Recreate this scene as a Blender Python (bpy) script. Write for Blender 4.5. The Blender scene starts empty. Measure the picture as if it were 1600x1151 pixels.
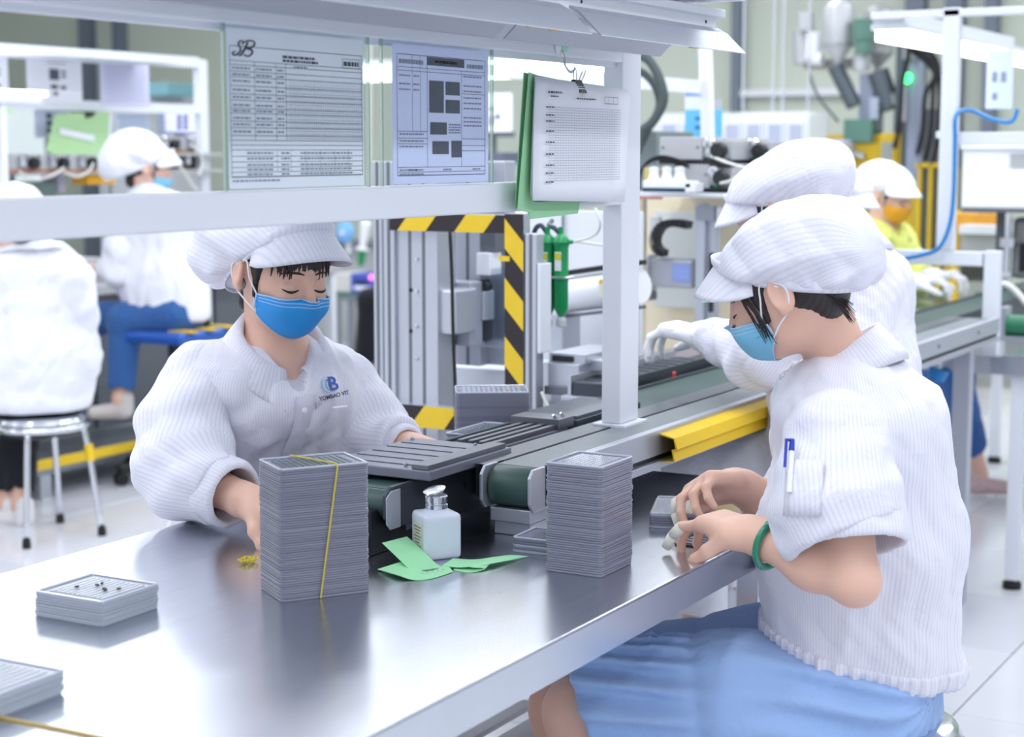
import bpy, bmesh, math, random
import numpy as np
from mathutils import Vector, Matrix
random.seed(7)
sc = bpy.context.scene
COL = sc.collection
PI = math.pi
# ------------------------------------------------------------------ camera
CAM = np.array([0.0, 0.0, 1.385]); YAW = math.radians(29.67); PITCH = math.radians(7.18); FPX = 2700.0
FW = np.array([math.cos(YAW)*math.cos(PITCH), math.sin(YAW)*math.cos(PITCH), -math.sin(PITCH)])
RT = np.array([math.sin(YAW), -math.cos(YAW), 0.0]); UP = np.cross(RT, FW)
FH = np.array([math.cos(YAW), math.sin(YAW), 0.0])
cam_data = bpy.data.cameras.new('camera'); cam = bpy.data.objects.new('camera', cam_data); COL.objects.link(cam)
cam.location = CAM; cam.rotation_euler = (PI/2-PITCH, 0, YAW-PI/2)
cam_data.sensor_width = 36; cam_data.lens = 36*FPX/1600; cam_data.clip_start = .05; cam_data.clip_end = 200
cam_data.dof.use_dof = True; cam_data.dof.focus_distance = 2.85; cam_data.dof.aperture_fstop = 4.2
sc.camera = cam
# ------------------------------------------------------------------ world and lamps of the hall
world = bpy.data.worlds.new('world'); sc.world = world; world.use_nodes = True
bg = world.node_tree.nodes['Background']; bg.inputs[0].default_value = (.86, .91, 1, 1); bg.inputs[1].default_value = 1.1
def ceiling_light(x, y, sx, sy, p, z=3.3):
    for up, k in ((0, 1), (PI, .45)):      # lamp shining down, plus a weaker upward one added to brighten the ceiling
        l = bpy.data.lights.new('ceiling_light', 'AREA'); l.shape = 'RECTANGLE'; l.size = sx; l.size_y = sy; l.energy = p*k; l.color = (.93, .96, 1)
        o = bpy.data.objects.new('ceiling_light', l); COL.objects.link(o); o.location = (x, y, z); o.rotation_euler = (up, 0, 0)
for y in (-1.2, 1.4, 4.0, 6.6, 9.2):
    for x in (.2, 3.4, 6.6, 9.8):
        ceiling_light(x, y, 2.4, .35, 30)
sc.view_settings.view_transform = 'Standard'; sc.view_settings.look = 'None'
sc.view_settings.exposure = 0.15; sc.view_settings.gamma = 1
sc.view_settings.use_curve_mapping = False
# ------------------------------------------------------------------ helpers
def at(x, y, X=None, Y=None, Z=None, D=None):
    d = FW*FPX+RT*(x-800)-UP*(y-575.5)
    if X is not None: t = (X-CAM[0])/d[0]
    elif Y is not None: t = (Y-CAM[1])/d[1]
    elif Z is not None: t = (Z-CAM[2])/d[2]
    else: t = D/FPX
    return CAM+d*t
def V3(v): return np.array(v, float)
def nrm(v): v = V3(v); return v/np.linalg.norm(v)
def lin(c):
    return tuple((x/255/12.92 if x/255 <= .04045 else ((x/255+.055)/1.055)**2.4) for x in c)
MATS = {}
def M(name, rgb, rough=.5, metal=0, spec=.5, emit=None, noise=None, bump=None, sss=0, trans=0, coat=0, aniso=None):
    if name in MATS: return MATS[name]
    m = bpy.data.materials.new(name); m.use_nodes = True; nt = m.node_tree; b = nt.nodes['Principled BSDF']
    c = lin(rgb); b.inputs['Base Color'].default_value = (*c, 1); b.inputs['Roughness'].default_value = rough
    b.inputs['Metallic'].default_value = metal; b.inputs['Specular IOR Level'].default_value = spec
    if sss: b.inputs['Subsurface Weight'].default_value = sss; b.inputs['Subsurface Radius'].default_value = (.012, .005, .003); b.inputs['Subsurface Scale'].default_value = 1
    if trans: b.inputs['Transmission Weight'].default_value = trans
    if coat: b.inputs['Coat Weight'].default_value = coat; b.inputs['Coat Roughness'].default_value = .08
    if emit: b.inputs['Emission Color'].default_value = (*c, 1); b.inputs['Emission Strength'].default_value = emit
    if noise or bump:
        tc = nt.nodes.new('ShaderNodeTexCoord'); mp = nt.nodes.new('ShaderNodeMapping'); nt.links.new(tc.outputs['Object'], mp.inputs[0])
        n = nt.nodes.new('ShaderNodeTexNoise'); nt.links.new(mp.outputs[0], n.inputs['Vector'])
        sc_, amt = (noise or bump)[:2]; n.inputs['Scale'].default_value = sc_; n.inputs['Detail'].default_value = 4
        if aniso: mp.inputs['Scale'].default_value = aniso
        if noise:
            mx = nt.nodes.new('ShaderNodeMix'); mx.data_type = 'RGBA'; nt.links.new(n.outputs[0], mx.inputs[0])
            mx.inputs[6].default_value = (*[x*(1-amt) for x in c], 1); mx.inputs[7].default_value = (*[min(1, x*(1+amt)) for x in c], 1)
            nt.links.new(mx.outputs[2], b.inputs['Base Color'])
        if bump:
            bp = nt.nodes.new('ShaderNodeBump'); bp.inputs['Strength'].default_value = bump[1]; bp.inputs['Distance'].default_value = .004
            if noise:
                n2 = nt.nodes.new('ShaderNodeTexNoise'); nt.links.new(mp.outputs[0], n2.inputs['Vector']); n2.inputs['Scale'].default_value = bump[0]; n2.inputs['Detail'].default_value = 4; n = n2
            nt.links.new(n.outputs[0], bp.inputs['Height']); nt.links.new(bp.outputs[0], b.inputs['Normal'])
    MATS[name] = m; return m
def cloth(name, rgb, stripe, freq, rough=.85, bscale=9, bstr=.5):
    """fabric with fine woven stripes running along the 'st' attribute"""
    if name in MATS: return MATS[name]
    m = M(name, rgb, rough, spec=.2, bump=(bscale, bstr)); nt = m.node_tree; b = nt.nodes['Principled BSDF']
    b.inputs['Sheen Weight'].default_value = .15
    bp = [n for n in nt.nodes if n.type == 'BUMP'][0]; n1 = [n for n in nt.nodes if n.type == 'TEX_NOISE'][0]; n1.inputs['Distortion'].default_value = 1.4; bp.inputs['Distance'].default_value = .014
    n2 = nt.nodes.new('ShaderNodeTexNoise'); n2.inputs['Scale'].default_value = bscale*3.1; n2.inputs['Detail'].default_value = 3; n2.inputs['Distortion'].default_value = .8; nt.links.new(n1.inputs['Vector'].links[0].from_socket, n2.inputs['Vector'])
    ad = nt.nodes.new('ShaderNodeMath'); ad.operation = 'MULTIPLY_ADD'; ad.inputs[1].default_value = .28; nt.links.new(n2.outputs[0], ad.inputs[0]); nt.links.new(n1.outputs[0], ad.inputs[2]); nt.links.new(ad.outputs[0], bp.inputs['Height'])
    if stripe:
        a = nt.nodes.new('ShaderNodeAttribute'); a.attribute_name = 'st'
        mu = nt.nodes.new('ShaderNodeMath'); mu.operation = 'MULTIPLY'; mu.inputs[1].default_value = freq; nt.links.new(a.outputs['Fac'], mu.inputs[0])
        fr = nt.nodes.new('ShaderNodeMath'); fr.operation = 'FRACT'; nt.links.new(mu.outputs[0], fr.inputs[0])
        rp = nt.nodes.new('ShaderNodeValToRGB'); nt.links.new(fr.outputs[0], rp.inputs[0])
        e = rp.color_ramp.elements; e[0].position = .0; e[0].color = (*lin(stripe), 1); e[1].position = .22; e[1].color = (*lin(stripe), 1)
        k = e.new(.36); k.color = (*lin(rgb), 1); k = e.new(.88); k.color = (*lin(rgb), 1); k = e.new(1.0); k.color = (*lin(stripe), 1)
        nt.links.new(rp.outputs[0], b.inputs['Base Color'])
    return m
def film(name, rgb, fac=.12, rough=.05):
    if name in MATS: return MATS[name]
    m = bpy.data.materials.new(name); m.use_nodes = True; nt = m.node_tree; nt.nodes.clear()
    o = nt.nodes.new('ShaderNodeOutputMaterial'); t = nt.nodes.new('ShaderNodeBsdfTransparent'); g = nt.nodes.new('ShaderNodeBsdfGlossy')
    t.inputs[0].default_value = (*lin(rgb), 1); g.inputs['Roughness'].default_value = rough
    l = nt.nodes.new('ShaderNodeLayerWeight'); l.inputs[0].default_value = .3
    pw = nt.nodes.new('ShaderNodeMath'); pw.operation = 'POWER'; pw.inputs[1].default_value = 3; nt.links.new(l.outputs['Facing'], pw.inputs[0])
    ad = nt.nodes.new('ShaderNodeMath'); ad.operation = 'MULTIPLY_ADD'; ad.inputs[1].default_value = .5; ad.inputs[2].default_value = fac; nt.links.new(pw.outputs[0], ad.inputs[0])
    x = nt.nodes.new('ShaderNodeMixShader'); nt.links.new(ad.outputs[0], x.inputs[0]); nt.links.new(t.outputs[0], x.inputs[1]); nt.links.new(g.outputs[0], x.inputs[2])
    nt.links.new(x.outputs[0], o.inputs[0]); MATS[name] = m; return m
ORG = {}   # world origin of each object
def tag(o, label=None, cat=None, group=None, kind=None):
    if label: o['label'] = label
    if cat: o['category'] = cat
    if group: o['group'] = group
    if kind: o['kind'] = kind
    return o
def thing(name, loc, label, cat, group=None):
    o = bpy.data.objects.new(name, None); COL.objects.link(o); o.location = loc; o.empty_display_size = .05
    ORG[o] = V3(loc); return tag(o, label, cat, group)
def link_mesh(name, me, mat, parent=None, loc=None, smooth=False, bevel=0, seg=2):
    if mat: me.materials.append(mat)
    o = bpy.data.objects.new(name, me); COL.objects.link(o)
    if parent is not None:
        o.parent = parent; ORG[o] = ORG[parent]
    else:
        ORG[o] = V3(loc if loc is not None else (0, 0, 0)); o.location = ORG[o]
    if smooth: me.polygons.foreach_set('use_smooth', [True]*len(me.polygons))
    if bevel:
        b = o.modifiers.new('bevel', 'BEVEL'); b.width = bevel; b.segments = seg; b.limit_method = 'ANGLE'; b.angle_limit = math.radians(40); b.harden_normals = False
    return o
def frame(z, x=None):
    """3x3 with columns x,y,z ; z given"""
    z = nrm(z); x = V3(x) if x is not None else (np.array([1., 0, 0]) if abs(z[0]) < .9 else np.array([0, 1., 0]))
    x = x-z*(x@z); x = nrm(x); y = np.cross(z, x); return np.array([x, y, z]).T
def rotz(a): c, s = math.cos(a), math.sin(a); return np.array([[c, -s, 0], [s, c, 0], [0, 0, 1.]])
class MB:
    def __init__(s): s.v = []; s.f = []
    def add(s, vs, fs):
        n = len(s.v); s.v += [tuple(map(float, p)) for p in vs]; s.f += [tuple(i+n for i in f) for f in fs]; return s
    def box(s, lo, hi, R=None, c=None):
        lo = V3(lo); hi = V3(hi); P = [V3([(lo, hi)[i][0], (lo, hi)[j][1], (lo, hi)[k][2]]) for i in (0, 1) for j in (0, 1) for k in (0, 1)]
        if R is not None:
            c = (lo+hi)/2 if c is None else V3(c); P = [c+R@(p-c) for p in P]
        return s.add(P, [(0, 1, 3, 2), (4, 6, 7, 5), (0, 4, 5, 1), (2, 3, 7, 6), (0, 2, 6, 4), (1, 5, 7, 3)])
    def cbox(s, c, size, R=None):
        c = V3(c); h = V3(size)/2; return s.box(c-h, c+h, R, c)
    def bar(s, a, b, w, t, up=(0, 0, 1)):
        a = V3(a); b = V3(b); z = nrm(b-a); up = V3(up)
        if abs(z@nrm(up)) > .98: up = V3((1, 0, 0))
        x = nrm(np.cross(up, z)); y = np.cross(z, x); q = [(-w/2, -t/2), (w/2, -t/2), (w/2, t/2), (-w/2, t/2)]
        P = [a+x*i+y*j for i, j in q]+[b+x*i+y*j for i, j in q]
        return s.add(P, [(3, 2, 1, 0), (4, 5, 6, 7), (0, 1, 5, 4), (1, 2, 6, 5), (2, 3, 7, 6), (3, 0, 4, 7)])
    def cyl(s, a, b, r, r2=None, n=16, cap=True):
        a = V3(a); b = V3(b); r2 = r if r2 is None else r2; R = frame(b-a); P = []
        for q, rr in ((a, r), (b, r2)):
            for i in range(n): t = 2*PI*i/n; P.append(q+R[:, 0]*math.cos(t)*rr+R[:, 1]*math.sin(t)*rr)
        F = [(i, (i+1) % n, n+(i+1) % n, n+i) for i in range(n)]
        if cap: F += [tuple(range(n-1, -1, -1)), tuple(range(n, 2*n))]
        return s.add(P, F)
    def lathe(s, c, prof, axis=(0, 0, 1), n=20):
        """prof: list of (r, h) along axis from c"""
        c = V3(c); R = frame(axis); P = []; F = []
        for r, h in prof:
            for i in range(n): t = 2*PI*i/n; P.append(c+R@V3([math.cos(t)*r, math.sin(t)*r, h]))
        for k in range(len(prof)-1):
            for i in range(n): F.append((k*n+i, k*n+(i+1) % n, (k+1)*n+(i+1) % n, (k+1)*n+i))
        F += [tuple(range(n-1, -1, -1)), tuple(range((len(prof)-1)*n, len(prof)*n))]
        return s.add(P, F)
    def tube(s, pts, r, n=8, closed=False, sub=0):
        pts = [V3(p) for p in pts]
        if sub: pts = smooth_path(pts, sub, closed)
        m = len(pts); P = []; F = []; rs = r if hasattr(r, '__len__') else [r]*m
        if len(rs) != m: rs = np.interp(np.linspace(0, 1, m), np.linspace(0, 1, len(rs)), rs)
        t0 = pts[1]-pts[0]; X = frame(t0)[:, 0]
        for i, p in enumerate(pts):
            t = nrm((pts[(i+1) % m]-pts[i-1]) if closed else (pts[min(i+1, m-1)]-pts[max(i-1, 0)]))
            X = nrm(X-t*(X@t)); Y = np.cross(t, X)
            for k in range(n): a = 2*PI*k/n; P.append(p+(X*math.cos(a)+Y*math.sin(a))*rs[i])
        for i in range(m if closed else m-1):
            j = (i+1) % m
            for k in range(n): F.append((i*n+k, i*n+(k+1) % n, j*n+(k+1) % n, j*n+k))
        if not closed: F += [tuple(range(n-1, -1, -1)), tuple(range((m-1)*n, m*n))]
        return s.add(P, F)
    def prism(s, poly, d):
        """poly: 3D points of a planar outline, extruded by d"""
        n = len(poly); P = [V3(p) for p in poly]; d = V3(d); P2 = [p+d for p in P]
        return s.add(P+P2, [tuple(range(n-1, -1, -1)), tuple(range(n, 2*n))]+[(i, (i+1) % n, n+(i+1) % n, n+i) for i in range(n)])
    def grid(s, A, close_u=False):
        """A (m,n,3) array of points"""
        m, n = A.shape[:2]; F = []
        for i in range(m if close_u else m-1):
            for j in range(n-1): i2 = (i+1) % m; F.append((i*n+j, i2*n+j, i2*n+j+1, i*n+j+1))
        return s.add(A.reshape(-1, 3), F)
    def build(s, name, mat, parent=None, loc=None, smooth=False, bevel=0, seg=2, solid=0, auto=None):
        o_ = ORG[parent] if parent is not None else (V3(loc) if loc is not None else V3((0, 0, 0)))
        me = bpy.data.meshes.new(name); me.from_pydata([tuple(V3(p)-o_) for p in s.v], [], s.f); me.update()
        bm = bmesh.new(); bm.from_mesh(me); bmesh.ops.recalc_face_normals(bm, faces=bm.faces); bm.to_mesh(me); bm.free()
        o = link_mesh(name, me, mat, parent, loc, smooth, bevel, seg)
        if solid: q = o.modifiers.new('solid', 'SOLIDIFY'); q.thickness = solid; q.offset = 0
        if auto:
            me.polygons.foreach_set('use_smooth', [True]*len(me.polygons)); me.set_sharp_from_angle(angle=math.radians(auto))
        return o
def smooth_path(pts, sub, closed=False):
    n = len(pts); out = []
    g = (lambda i: pts[i % n]) if closed else (lambda i: pts[max(0, min(n-1, i))])
    for i in range(n if closed else n-1):
        p0, p1, p2, p3 = g(i-1), g(i), g(i+1), g(i+2)
        for k in range(sub):
            t = k/sub; out.append(.5*((2*p1)+(-p0+p2)*t+(2*p0-5*p1+4*p2-p3)*t*t+(-p0+3*p1-3*p2+p3)*t**3))
    if not closed: out.append(pts[-1])
    return out
def dup(o, parent=None, loc=None, rot=None):
    c = o.copy(); COL.objects.link(c); c.parent = parent
    if loc is not None: c.location = loc; ORG[c] = V3(loc)
    if rot is not None: c.rotation_euler = rot
    return c
def dup_tree(o, loc, rot=None, label=None):
    c = dup(o, None, loc, rot)
    if label: c['label'] = label
    for ch in o.children:
        k = dup(ch, c)
        for g in ch.children: dup(g, k)
    return c
def text_mesh(txt, size, bold=0, shear=0, align='CENTER'):
    cu = bpy.data.curves.new('t', 'FONT'); cu.body = txt; cu.size = size; cu.extrude = .0004; cu.align_x = align; cu.shear = shear; cu.offset = bold; cu.resolution_u = 3
    o = bpy.data.objects.new('t', cu); COL.objects.link(o); dg = bpy.context.evaluated_depsgraph_get()
    me = bpy.data.meshes.new_from_object(o.evaluated_get(dg)); COL.objects.unlink(o); bpy.data.objects.remove(o); return me
def text(name, txt, size, pos, right, up, mat, parent, bold=0, shear=0, align='CENTER', sx=1):
    me = text_mesh(txt, size, bold, shear, align); r = nrm(right); u = nrm(up); n = np.cross(r, u); p0 = V3(pos)-ORG[parent]
    for v in me.vertices: v.co = Vector(p0+r*v.co.x*sx+u*v.co.y+n*v.co.z)
    return link_mesh(name, me, mat, parent)
# ------------------------------------------------------------------ signed distance modelling (bodies, clothes)
f32 = lambda v: np.asarray(v, np.float32)
nlen = lambda q: np.sqrt(np.einsum('...i,...i->...', q, q))
def s_cone(a, b, ra, rb=None):
    a = f32(a); b = f32(b); rb = ra if rb is None else rb; ba = b-a; L2 = np.float32(max(ba@ba, 1e-9)); m = max(ra, rb); dr = np.float32(rb-ra); ra_ = np.float32(ra)
    def f(P):
        q = P-a; t = np.clip(q@ba/L2, 0, 1); return nlen(q-t[..., None]*ba)-(ra_+dr*t)
    return f, np.minimum(a, b)-m, np.maximum(a, b)+m
def s_ell(c, r, R=None):
    c = f32(c); r = f32(r); m = r.max(); R = f32(np.eye(3) if R is None else R)/r; r1 = 1/r
    def f(P):
        q = (P-c)@R; k0 = nlen(q); k1 = nlen(q*r1)+np.float32(1e-6); return k0*(k0-1)/k1
    return f, c-m, c+m
def s_box(c, h, rad, R=None):
    c = f32(c); h = f32(h); m = np.linalg.norm(h); R = f32(np.eye(3) if R is None else R)
    def f(P):
        q = np.abs((P-c)@R)-(h-np.float32(rad)); return nlen(np.maximum(q, 0))+np.minimum(q.max(-1), 0)-np.float32(rad)
    return f, c-m, c+m
class SDF:
    def __init__(s): s.ops = []
    def u(s, prim, k=.01): s.ops.append(('u', prim[0], k, prim[1], prim[2])); return s
    def cut(s, prim, k=.004): s.ops.append(('s', prim[0], k, None, None)); return s      # remove the inside of prim
    def keep(s, prim, k=.002): s.ops.append(('i', prim[0], k, None, None)); return s     # keep the inside of prim
    def disp(s, fn): s.ops.append(('d', fn, 0, None, None)); return s
    def __call__(s, P, cull=None):
        d = np.full(P.shape[:-1], 9., np.float32)
        for m, f, k, lo, hi in s.ops:
            if cull is not None and m == 'u':
                ctr, rad = cull; idx = np.nonzero(f(ctr) < rad+k)[0]
                if not len(idx): continue
                Q = P[idx]; b = f(Q).astype(np.float32); a = d[idx]; h = np.maximum(k-np.abs(a-b), 0)/k; d[idx] = np.minimum(a, b)-h*h*k*.25; continue
            if cull is not None and m == 's':
                ctr, rad = cull; idx = np.nonzero(f(ctr) < rad+k)[0]
                if not len(idx): continue
                b = -f(P[idx]); a = d[idx]; h = np.maximum(k-np.abs(a-b), 0)/k; d[idx] = np.maximum(a, b)+h*h*k*.25; continue
            if m == 'd': d = d+f(P, d); continue
            b = f(P).astype(np.float32)
            if m == 'u': h = np.maximum(k-np.abs(d-b), 0)/k; d = np.minimum(d, b)-h*h*k*.25
            else:
                if m == 's': b = -b
                h = np.maximum(k-np.abs(d-b), 0)/k; d = np.maximum(d, b)+h*h*k*.25
        return d
    def bounds(s, pad):
        lo = np.min([o[3] for o in s.ops if o[3] is not None], 0)-pad; hi = np.max([o[4] for o in s.ops if o[4] is not None], 0)+pad; return lo, hi
    def trace(s, o, d, n=60):
        o = V3(o).copy(); d = nrm(d)
        for _ in range(n):
            v = float(s(o[None])[0])
            if v < .0006: break
            o = o+d*max(v, .0004)*.8
        return o
    def normal(s, p, e=.003):
        P = np.array([p+e*np.eye(3)[i]*sg for i in range(3) for sg in (1, -1)]); v = s(P); return nrm([v[0]-v[1], v[2]-v[3], v[4]-v[5]])
    def mesh(s, name, h, mat, parent=None, loc=None, st=None, pad=.02, relax=1):
        lo, hi = s.bounds(pad); B = 8; nb = np.ceil((hi-lo)/(h*B)).astype(int)+1
        g = np.stack(np.meshgrid(*[np.arange(n) for n in nb], indexing='ij'), -1).reshape(-1, 3)
        ctr = lo+(g+.5)*(B*h); dc = s(ctr.astype(np.float32)); diag = B*h*.87
        act = np.abs(dc) < diag*1.35+.01
        ga = g[act]; ca = ctr[act]
        loc8 = np.stack(np.meshgrid(*[np.arange(B)]*3, indexing='ij'), -1).reshape(-1, 3)*h
        vals = np.empty((len(ga), B**3), np.float32)
        CH = 1500
        for i in range(0, len(ga), CH):
            P = (lo+ga[i:i+CH]*(B*h))[:, None, :]+loc8[None]
            vals[i:i+CH] = s(P.astype(np.float32), (ca[i:i+CH].astype(np.float32), diag*1.1))
        Fd = np.empty((nb[0], nb[1], nb[2], B, B, B), np.float32)
        Fd[:] = np.where(dc < 0, -1, 1).reshape(*nb, 1, 1, 1)
        Fd[ga[:, 0], ga[:, 1], ga[:, 2]] = vals.reshape(-1, B, B, B)
        Fd = Fd.transpose(0, 3, 1, 4, 2, 5).reshape(nb*B)
        I = (Fd < 0); n = np.zeros([x-1 for x in I.shape], np.uint8)
        off = [(i, j, k) for i in (0, 1) for j in (0, 1) for k in (0, 1)]
        sl = lambda A, o: A[o[0]:A.shape[0]-1+o[0], o[1]:A.shape[1]-1+o[1], o[2]:A.shape[2]-1+o[2]]
        for o in off: n += sl(I, o)
        cell = np.argwhere((n > 0) & (n < 8)); cv = np.stack([Fd[cell[:, 0]+o[0], cell[:, 1]+o[1], cell[:, 2]+o[2]] for o in off], 1)
        acc = np.zeros((len(cell), 3)); cnt = np.zeros(len(cell))
        for a in range(8):
            for b in range(a+1, 8):
                if sum(abs(off[a][q]-off[b][q]) for q in range(3)) != 1: continue
                x = (cv[:, a] < 0) != (cv[:, b] < 0); t = np.where(x, cv[:, a]/np.where(x, cv[:, a]-cv[:, b], 1), 0)
                acc += x[:, None]*(np.array(off[a])+t[:, None]*(np.array(off[b])-np.array(off[a]))); cnt += x
        pos = lo+(cell+acc/cnt[:, None])*h
        idm = np.full(n.shape, -1, np.int32); idm[cell[:, 0], cell[:, 1], cell[:, 2]] = np.arange(len(cell))
        quads = []
        for ax in range(3):
            o1 = [0, 0, 0]; o1[ax] = 1; A = I[:-1, :-1, :-1]; Bq = sl(I, o1); e = np.argwhere(A != Bq)
            e = e[(e[:, (ax+1) % 3] > 0) & (e[:, (ax+2) % 3] > 0)]; flip = A[e[:, 0], e[:, 1], e[:, 2]]
            u = np.zeros(3, int); u[(ax+1) % 3] = 1; w = np.zeros(3, int); w[(ax+2) % 3] = 1
            gi = lambda c: idm[c[:, 0], c[:, 1], c[:, 2]]
            q = np.stack([gi(e-u-w), gi(e-w), gi(e), gi(e-u)], 1); q[~flip] = q[~flip][:, ::-1]; quads.append(q)
        q = np.concatenate(quads); q = q[(q >= 0).all(1)]
        for _ in range(relax):     # light laplacian relaxation
            sm = np.zeros_like(pos); c2 = np.zeros(len(pos))
            for a in range(4):
                for b in ((a+1) % 4, (a+3) % 4): sm += np.stack([np.bincount(q[:, a], pos[q[:, b], z], len(pos)) for z in range(3)], 1); c2 += np.bincount(q[:, a], None, len(pos))
            pos = pos*.5+.5*sm/np.maximum(c2, 1)[:, None]
        o_ = ORG[parent] if parent is not None else (V3(loc) if loc is not None else V3((0, 0, 0)))
        me = bpy.data.meshes.new(name); me.vertices.add(len(pos)); me.vertices.foreach_set('co', (pos-o_).astype(np.float32).ravel())
        me.loops.add(q.size); me.loops.foreach_set('vertex_index', q.ravel().astype(np.int32)); me.polygons.add(len(q))
        me.polygons.foreach_set('loop_start', np.arange(0, q.size, 4, dtype=np.int32)); me.polygons.foreach_set('loop_total', np.full(len(q), 4, np.int32))
        me.update(calc_edges=True); me.validate()
        if st is not None:
            at_ = me.attributes.new('st', 'FLOAT', 'POINT'); at_.data.foreach_set('value', st(pos).astype(np.float32))
        o = link_mesh(name, me, mat, parent, loc); me.polygons.foreach_set('use_smooth', np.ones(len(me.polygons), bool)); return o
# ------------------------------------------------------------------ materials
white_paint = M('white_paint', (226, 230, 238), .38, bump=(60, .03))
steel = M('brushed_steel', (206, 210, 218), .24, 1, noise=(6, .10), aniso=(1, 14, 1))
steel_dull = M('dull_steel', (150, 156, 164), .38, 1, noise=(20, .12))
chrome = M('chrome', (215, 218, 224), .12, 1)
alu = M('anodised_aluminium', (196, 200, 210), .38, .75, noise=(30, .04), aniso=(1, 1, .05))
alu_dark = M('dark_aluminium', (120, 124, 132), .4, .8)
dark_plate = M('dark_plate', (74, 80, 88), .35, .6, noise=(12, .12))
black_plastic = M('black_plastic', (26, 30, 36), .45)
black_rubber = M('black_rubber', (20, 21, 24), .7)
belt_green = M('green_belt', (58, 84, 80), .42, noise=(25, .1))
grey_box = M('grey_box_paint', (178, 180, 184), .5)
dark_grey = M('dark_grey_paint', (92, 98, 106), .5)
beige = M('beige_panel', (228, 216, 188), .55, noise=(3, .04))
yellow = M('safety_yellow', (236, 196, 30), .5)
hz_yellow = M('hazard_yellow', (233, 196, 40), .5, noise=(40, .05))
hz_black = M('hazard_black', (38, 30, 36), .5)
mach_yellow = M('machine_yellow', (206, 172, 20), .5, noise=(6, .08))
green_plastic = M('green_plastic', (0, 140, 78), .35)
white_plastic = M('white_plastic', (236, 238, 244), .35)
paper = M('paper', (234, 237, 246), .7)
ink = M('printing_ink', (66, 70, 86), .7)
ink_soft = M('faint_ink', (138, 144, 166), .7)
photo_ink = M('printed_photo', (78, 84, 100), .6, noise=(60, .35))
green_card = M('green_card', (150, 206, 160), .7, noise=(8, .05))
blue_paint = M('blue_enamel', (30, 84, 170), .35)
blue_hose_m = M('blue_hose', (30, 130, 200), .35)
white_hose_m = M('white_hose', (226, 226, 220), .45)
lamp_glow = M('lit_tube', (250, 252, 255), .5, emit=5)
led_green = M('green_led', (60, 255, 120), .5, emit=4)
mirror_metal = M('mirror_reflector', (168, 172, 184), .25, 1)
# ------------------------------------------------------------------ floor with tiles
fl = MB().box((-6, -9, -.06), (20, 20, -.006)).build('floor', M('tile_grout', (150, 152, 158), .8), loc=(0, 0, 0)); tag(fl, 'pale grey glossy tiled floor of the workshop', kind='structure')
tile_mats = [M('floor_tile_%d' % i, c, .16, noise=(3, .05)) for i, c in enumerate(((214, 215, 222), (208, 209, 217), (218, 219, 225)))]
tms = []
for m in tile_mats:
    t = MB().box((-.298, -.298, -.0055), (.298, .298, 0)).build('tile', m, fl, bevel=.0015, seg=1); tms.append(t.data)
    bpy.data.objects.remove(t)
for i in range(18):
    for j in range(16):
        t = bpy.data.objects.new('tile', random.choice(tms)); COL.objects.link(t); t.parent = fl; t.location = (-.35+.6*i, -1.6+.6*j, 0)
        b = t.modifiers.new('bevel', 'BEVEL'); b.width = .0015; b.segments = 1
cl = MB().box((-6, -9, 4.0), (13, 15, 4.1)).build('ceiling', M('white_ceiling', (236, 238, 240), .8), loc=(0, 0, 4)); tag(cl, 'white ceiling of the workshop', kind='structure')
wall_m = M('pale_green_wall', (206, 214, 200), .6, noise=(.6, .03))
w = MB().box((13.0, -10, 0), (13.2, 20, 7)).build('wall_back', wall_m, loc=(13, 0, 0)); tag(w, 'plain pale green back wall of the workshop', kind='structure')
w = MB().box((-6, 15.0, 0), (13, 15.2, 7)).build('wall_left', wall_m, loc=(0, 15, 0)); tag(w, 'plain pale green side wall of the workshop', kind='structure')
pipe_m = M('grey_conduit', (118, 128, 142), .5)
for k, (px, wd, lab) in enumerate(((133, .13, 'wide grey steel column on the pale wall above the left-hand shelf frame'), (184, .1, 'narrow grey conduit on the wall, right of the wide steel column at left'), (1150, .07, 'grey conduit running down the wall behind the end of the lamp reflector'),
                              (1427, .14, 'wide grey column on the wall, leftmost of the three above the lit shelf frame'), (1488, .13, 'grey column on the wall straight above the right-hand white post'), (1546, .09, 'thin grey conduit on the wall, rightmost above the lit shelf frame'))):
    p = at(px, 100, X=12.9)
    tag(MB().box((12.88, p[1]-wd/2, 0), (12.999, p[1]+wd/2, 6)).build('wall_column', pipe_m, loc=(12.94, p[1], 0)), lab, 'column')
p0 = at(1145, 146, X=12.9); p1 = at(1345, 146, X=12.9)
tag(MB().box((12.9, p1[1], p0[2]-.025), (12.999, p0[1], p0[2]+.025)).build('wall_rail', white_plastic, loc=(12.95, p0[1], p0[2])), 'thin pale rail running level along the wall behind the caps', 'rail')
# ------------------------------------------------------------------ steel work table
TX0, TX1, TY0, TY1, TZ = .55, 3.10, 1.04, 1.94, .75
t = thing('work_table', (1.8, 1.49, 0), 'long brushed stainless steel work table in the foreground', 'table')
MB().box((TX0, TY0, TZ-.004), (TX1, TY1, TZ)).build('table_top', steel, t, bevel=.0015)
for a, b, n in (((TX0, TY0), (TX1, TY0+.003), 'front_apron'), ((TX0, TY1-.003), (TX1, TY1), 'back_apron'), ((TX0, TY0+.003), (TX0+.003, TY1-.003), 'end_apron'), ((TX1-.003, TY0+.003), (TX1, TY1-.003), 'end_apron')):
    MB().box((*a, TZ-.056), (*b, TZ-.004)).build(n, steel, t)
for x in (TX0+.06, TX1-.06):
    for y in (TY0+.06, TY1-.06):
        l = MB().box((x-.02, y-.02, .03), (x+.02, y+.02, TZ-.004)).build('leg', white_paint, t, bevel=.002)
        MB().lathe((x, y, 0), [(.022, 0), (.022, .012), (.01, .016), (.01, .032)], n=12).build('foot', black_rubber, l)
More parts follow.
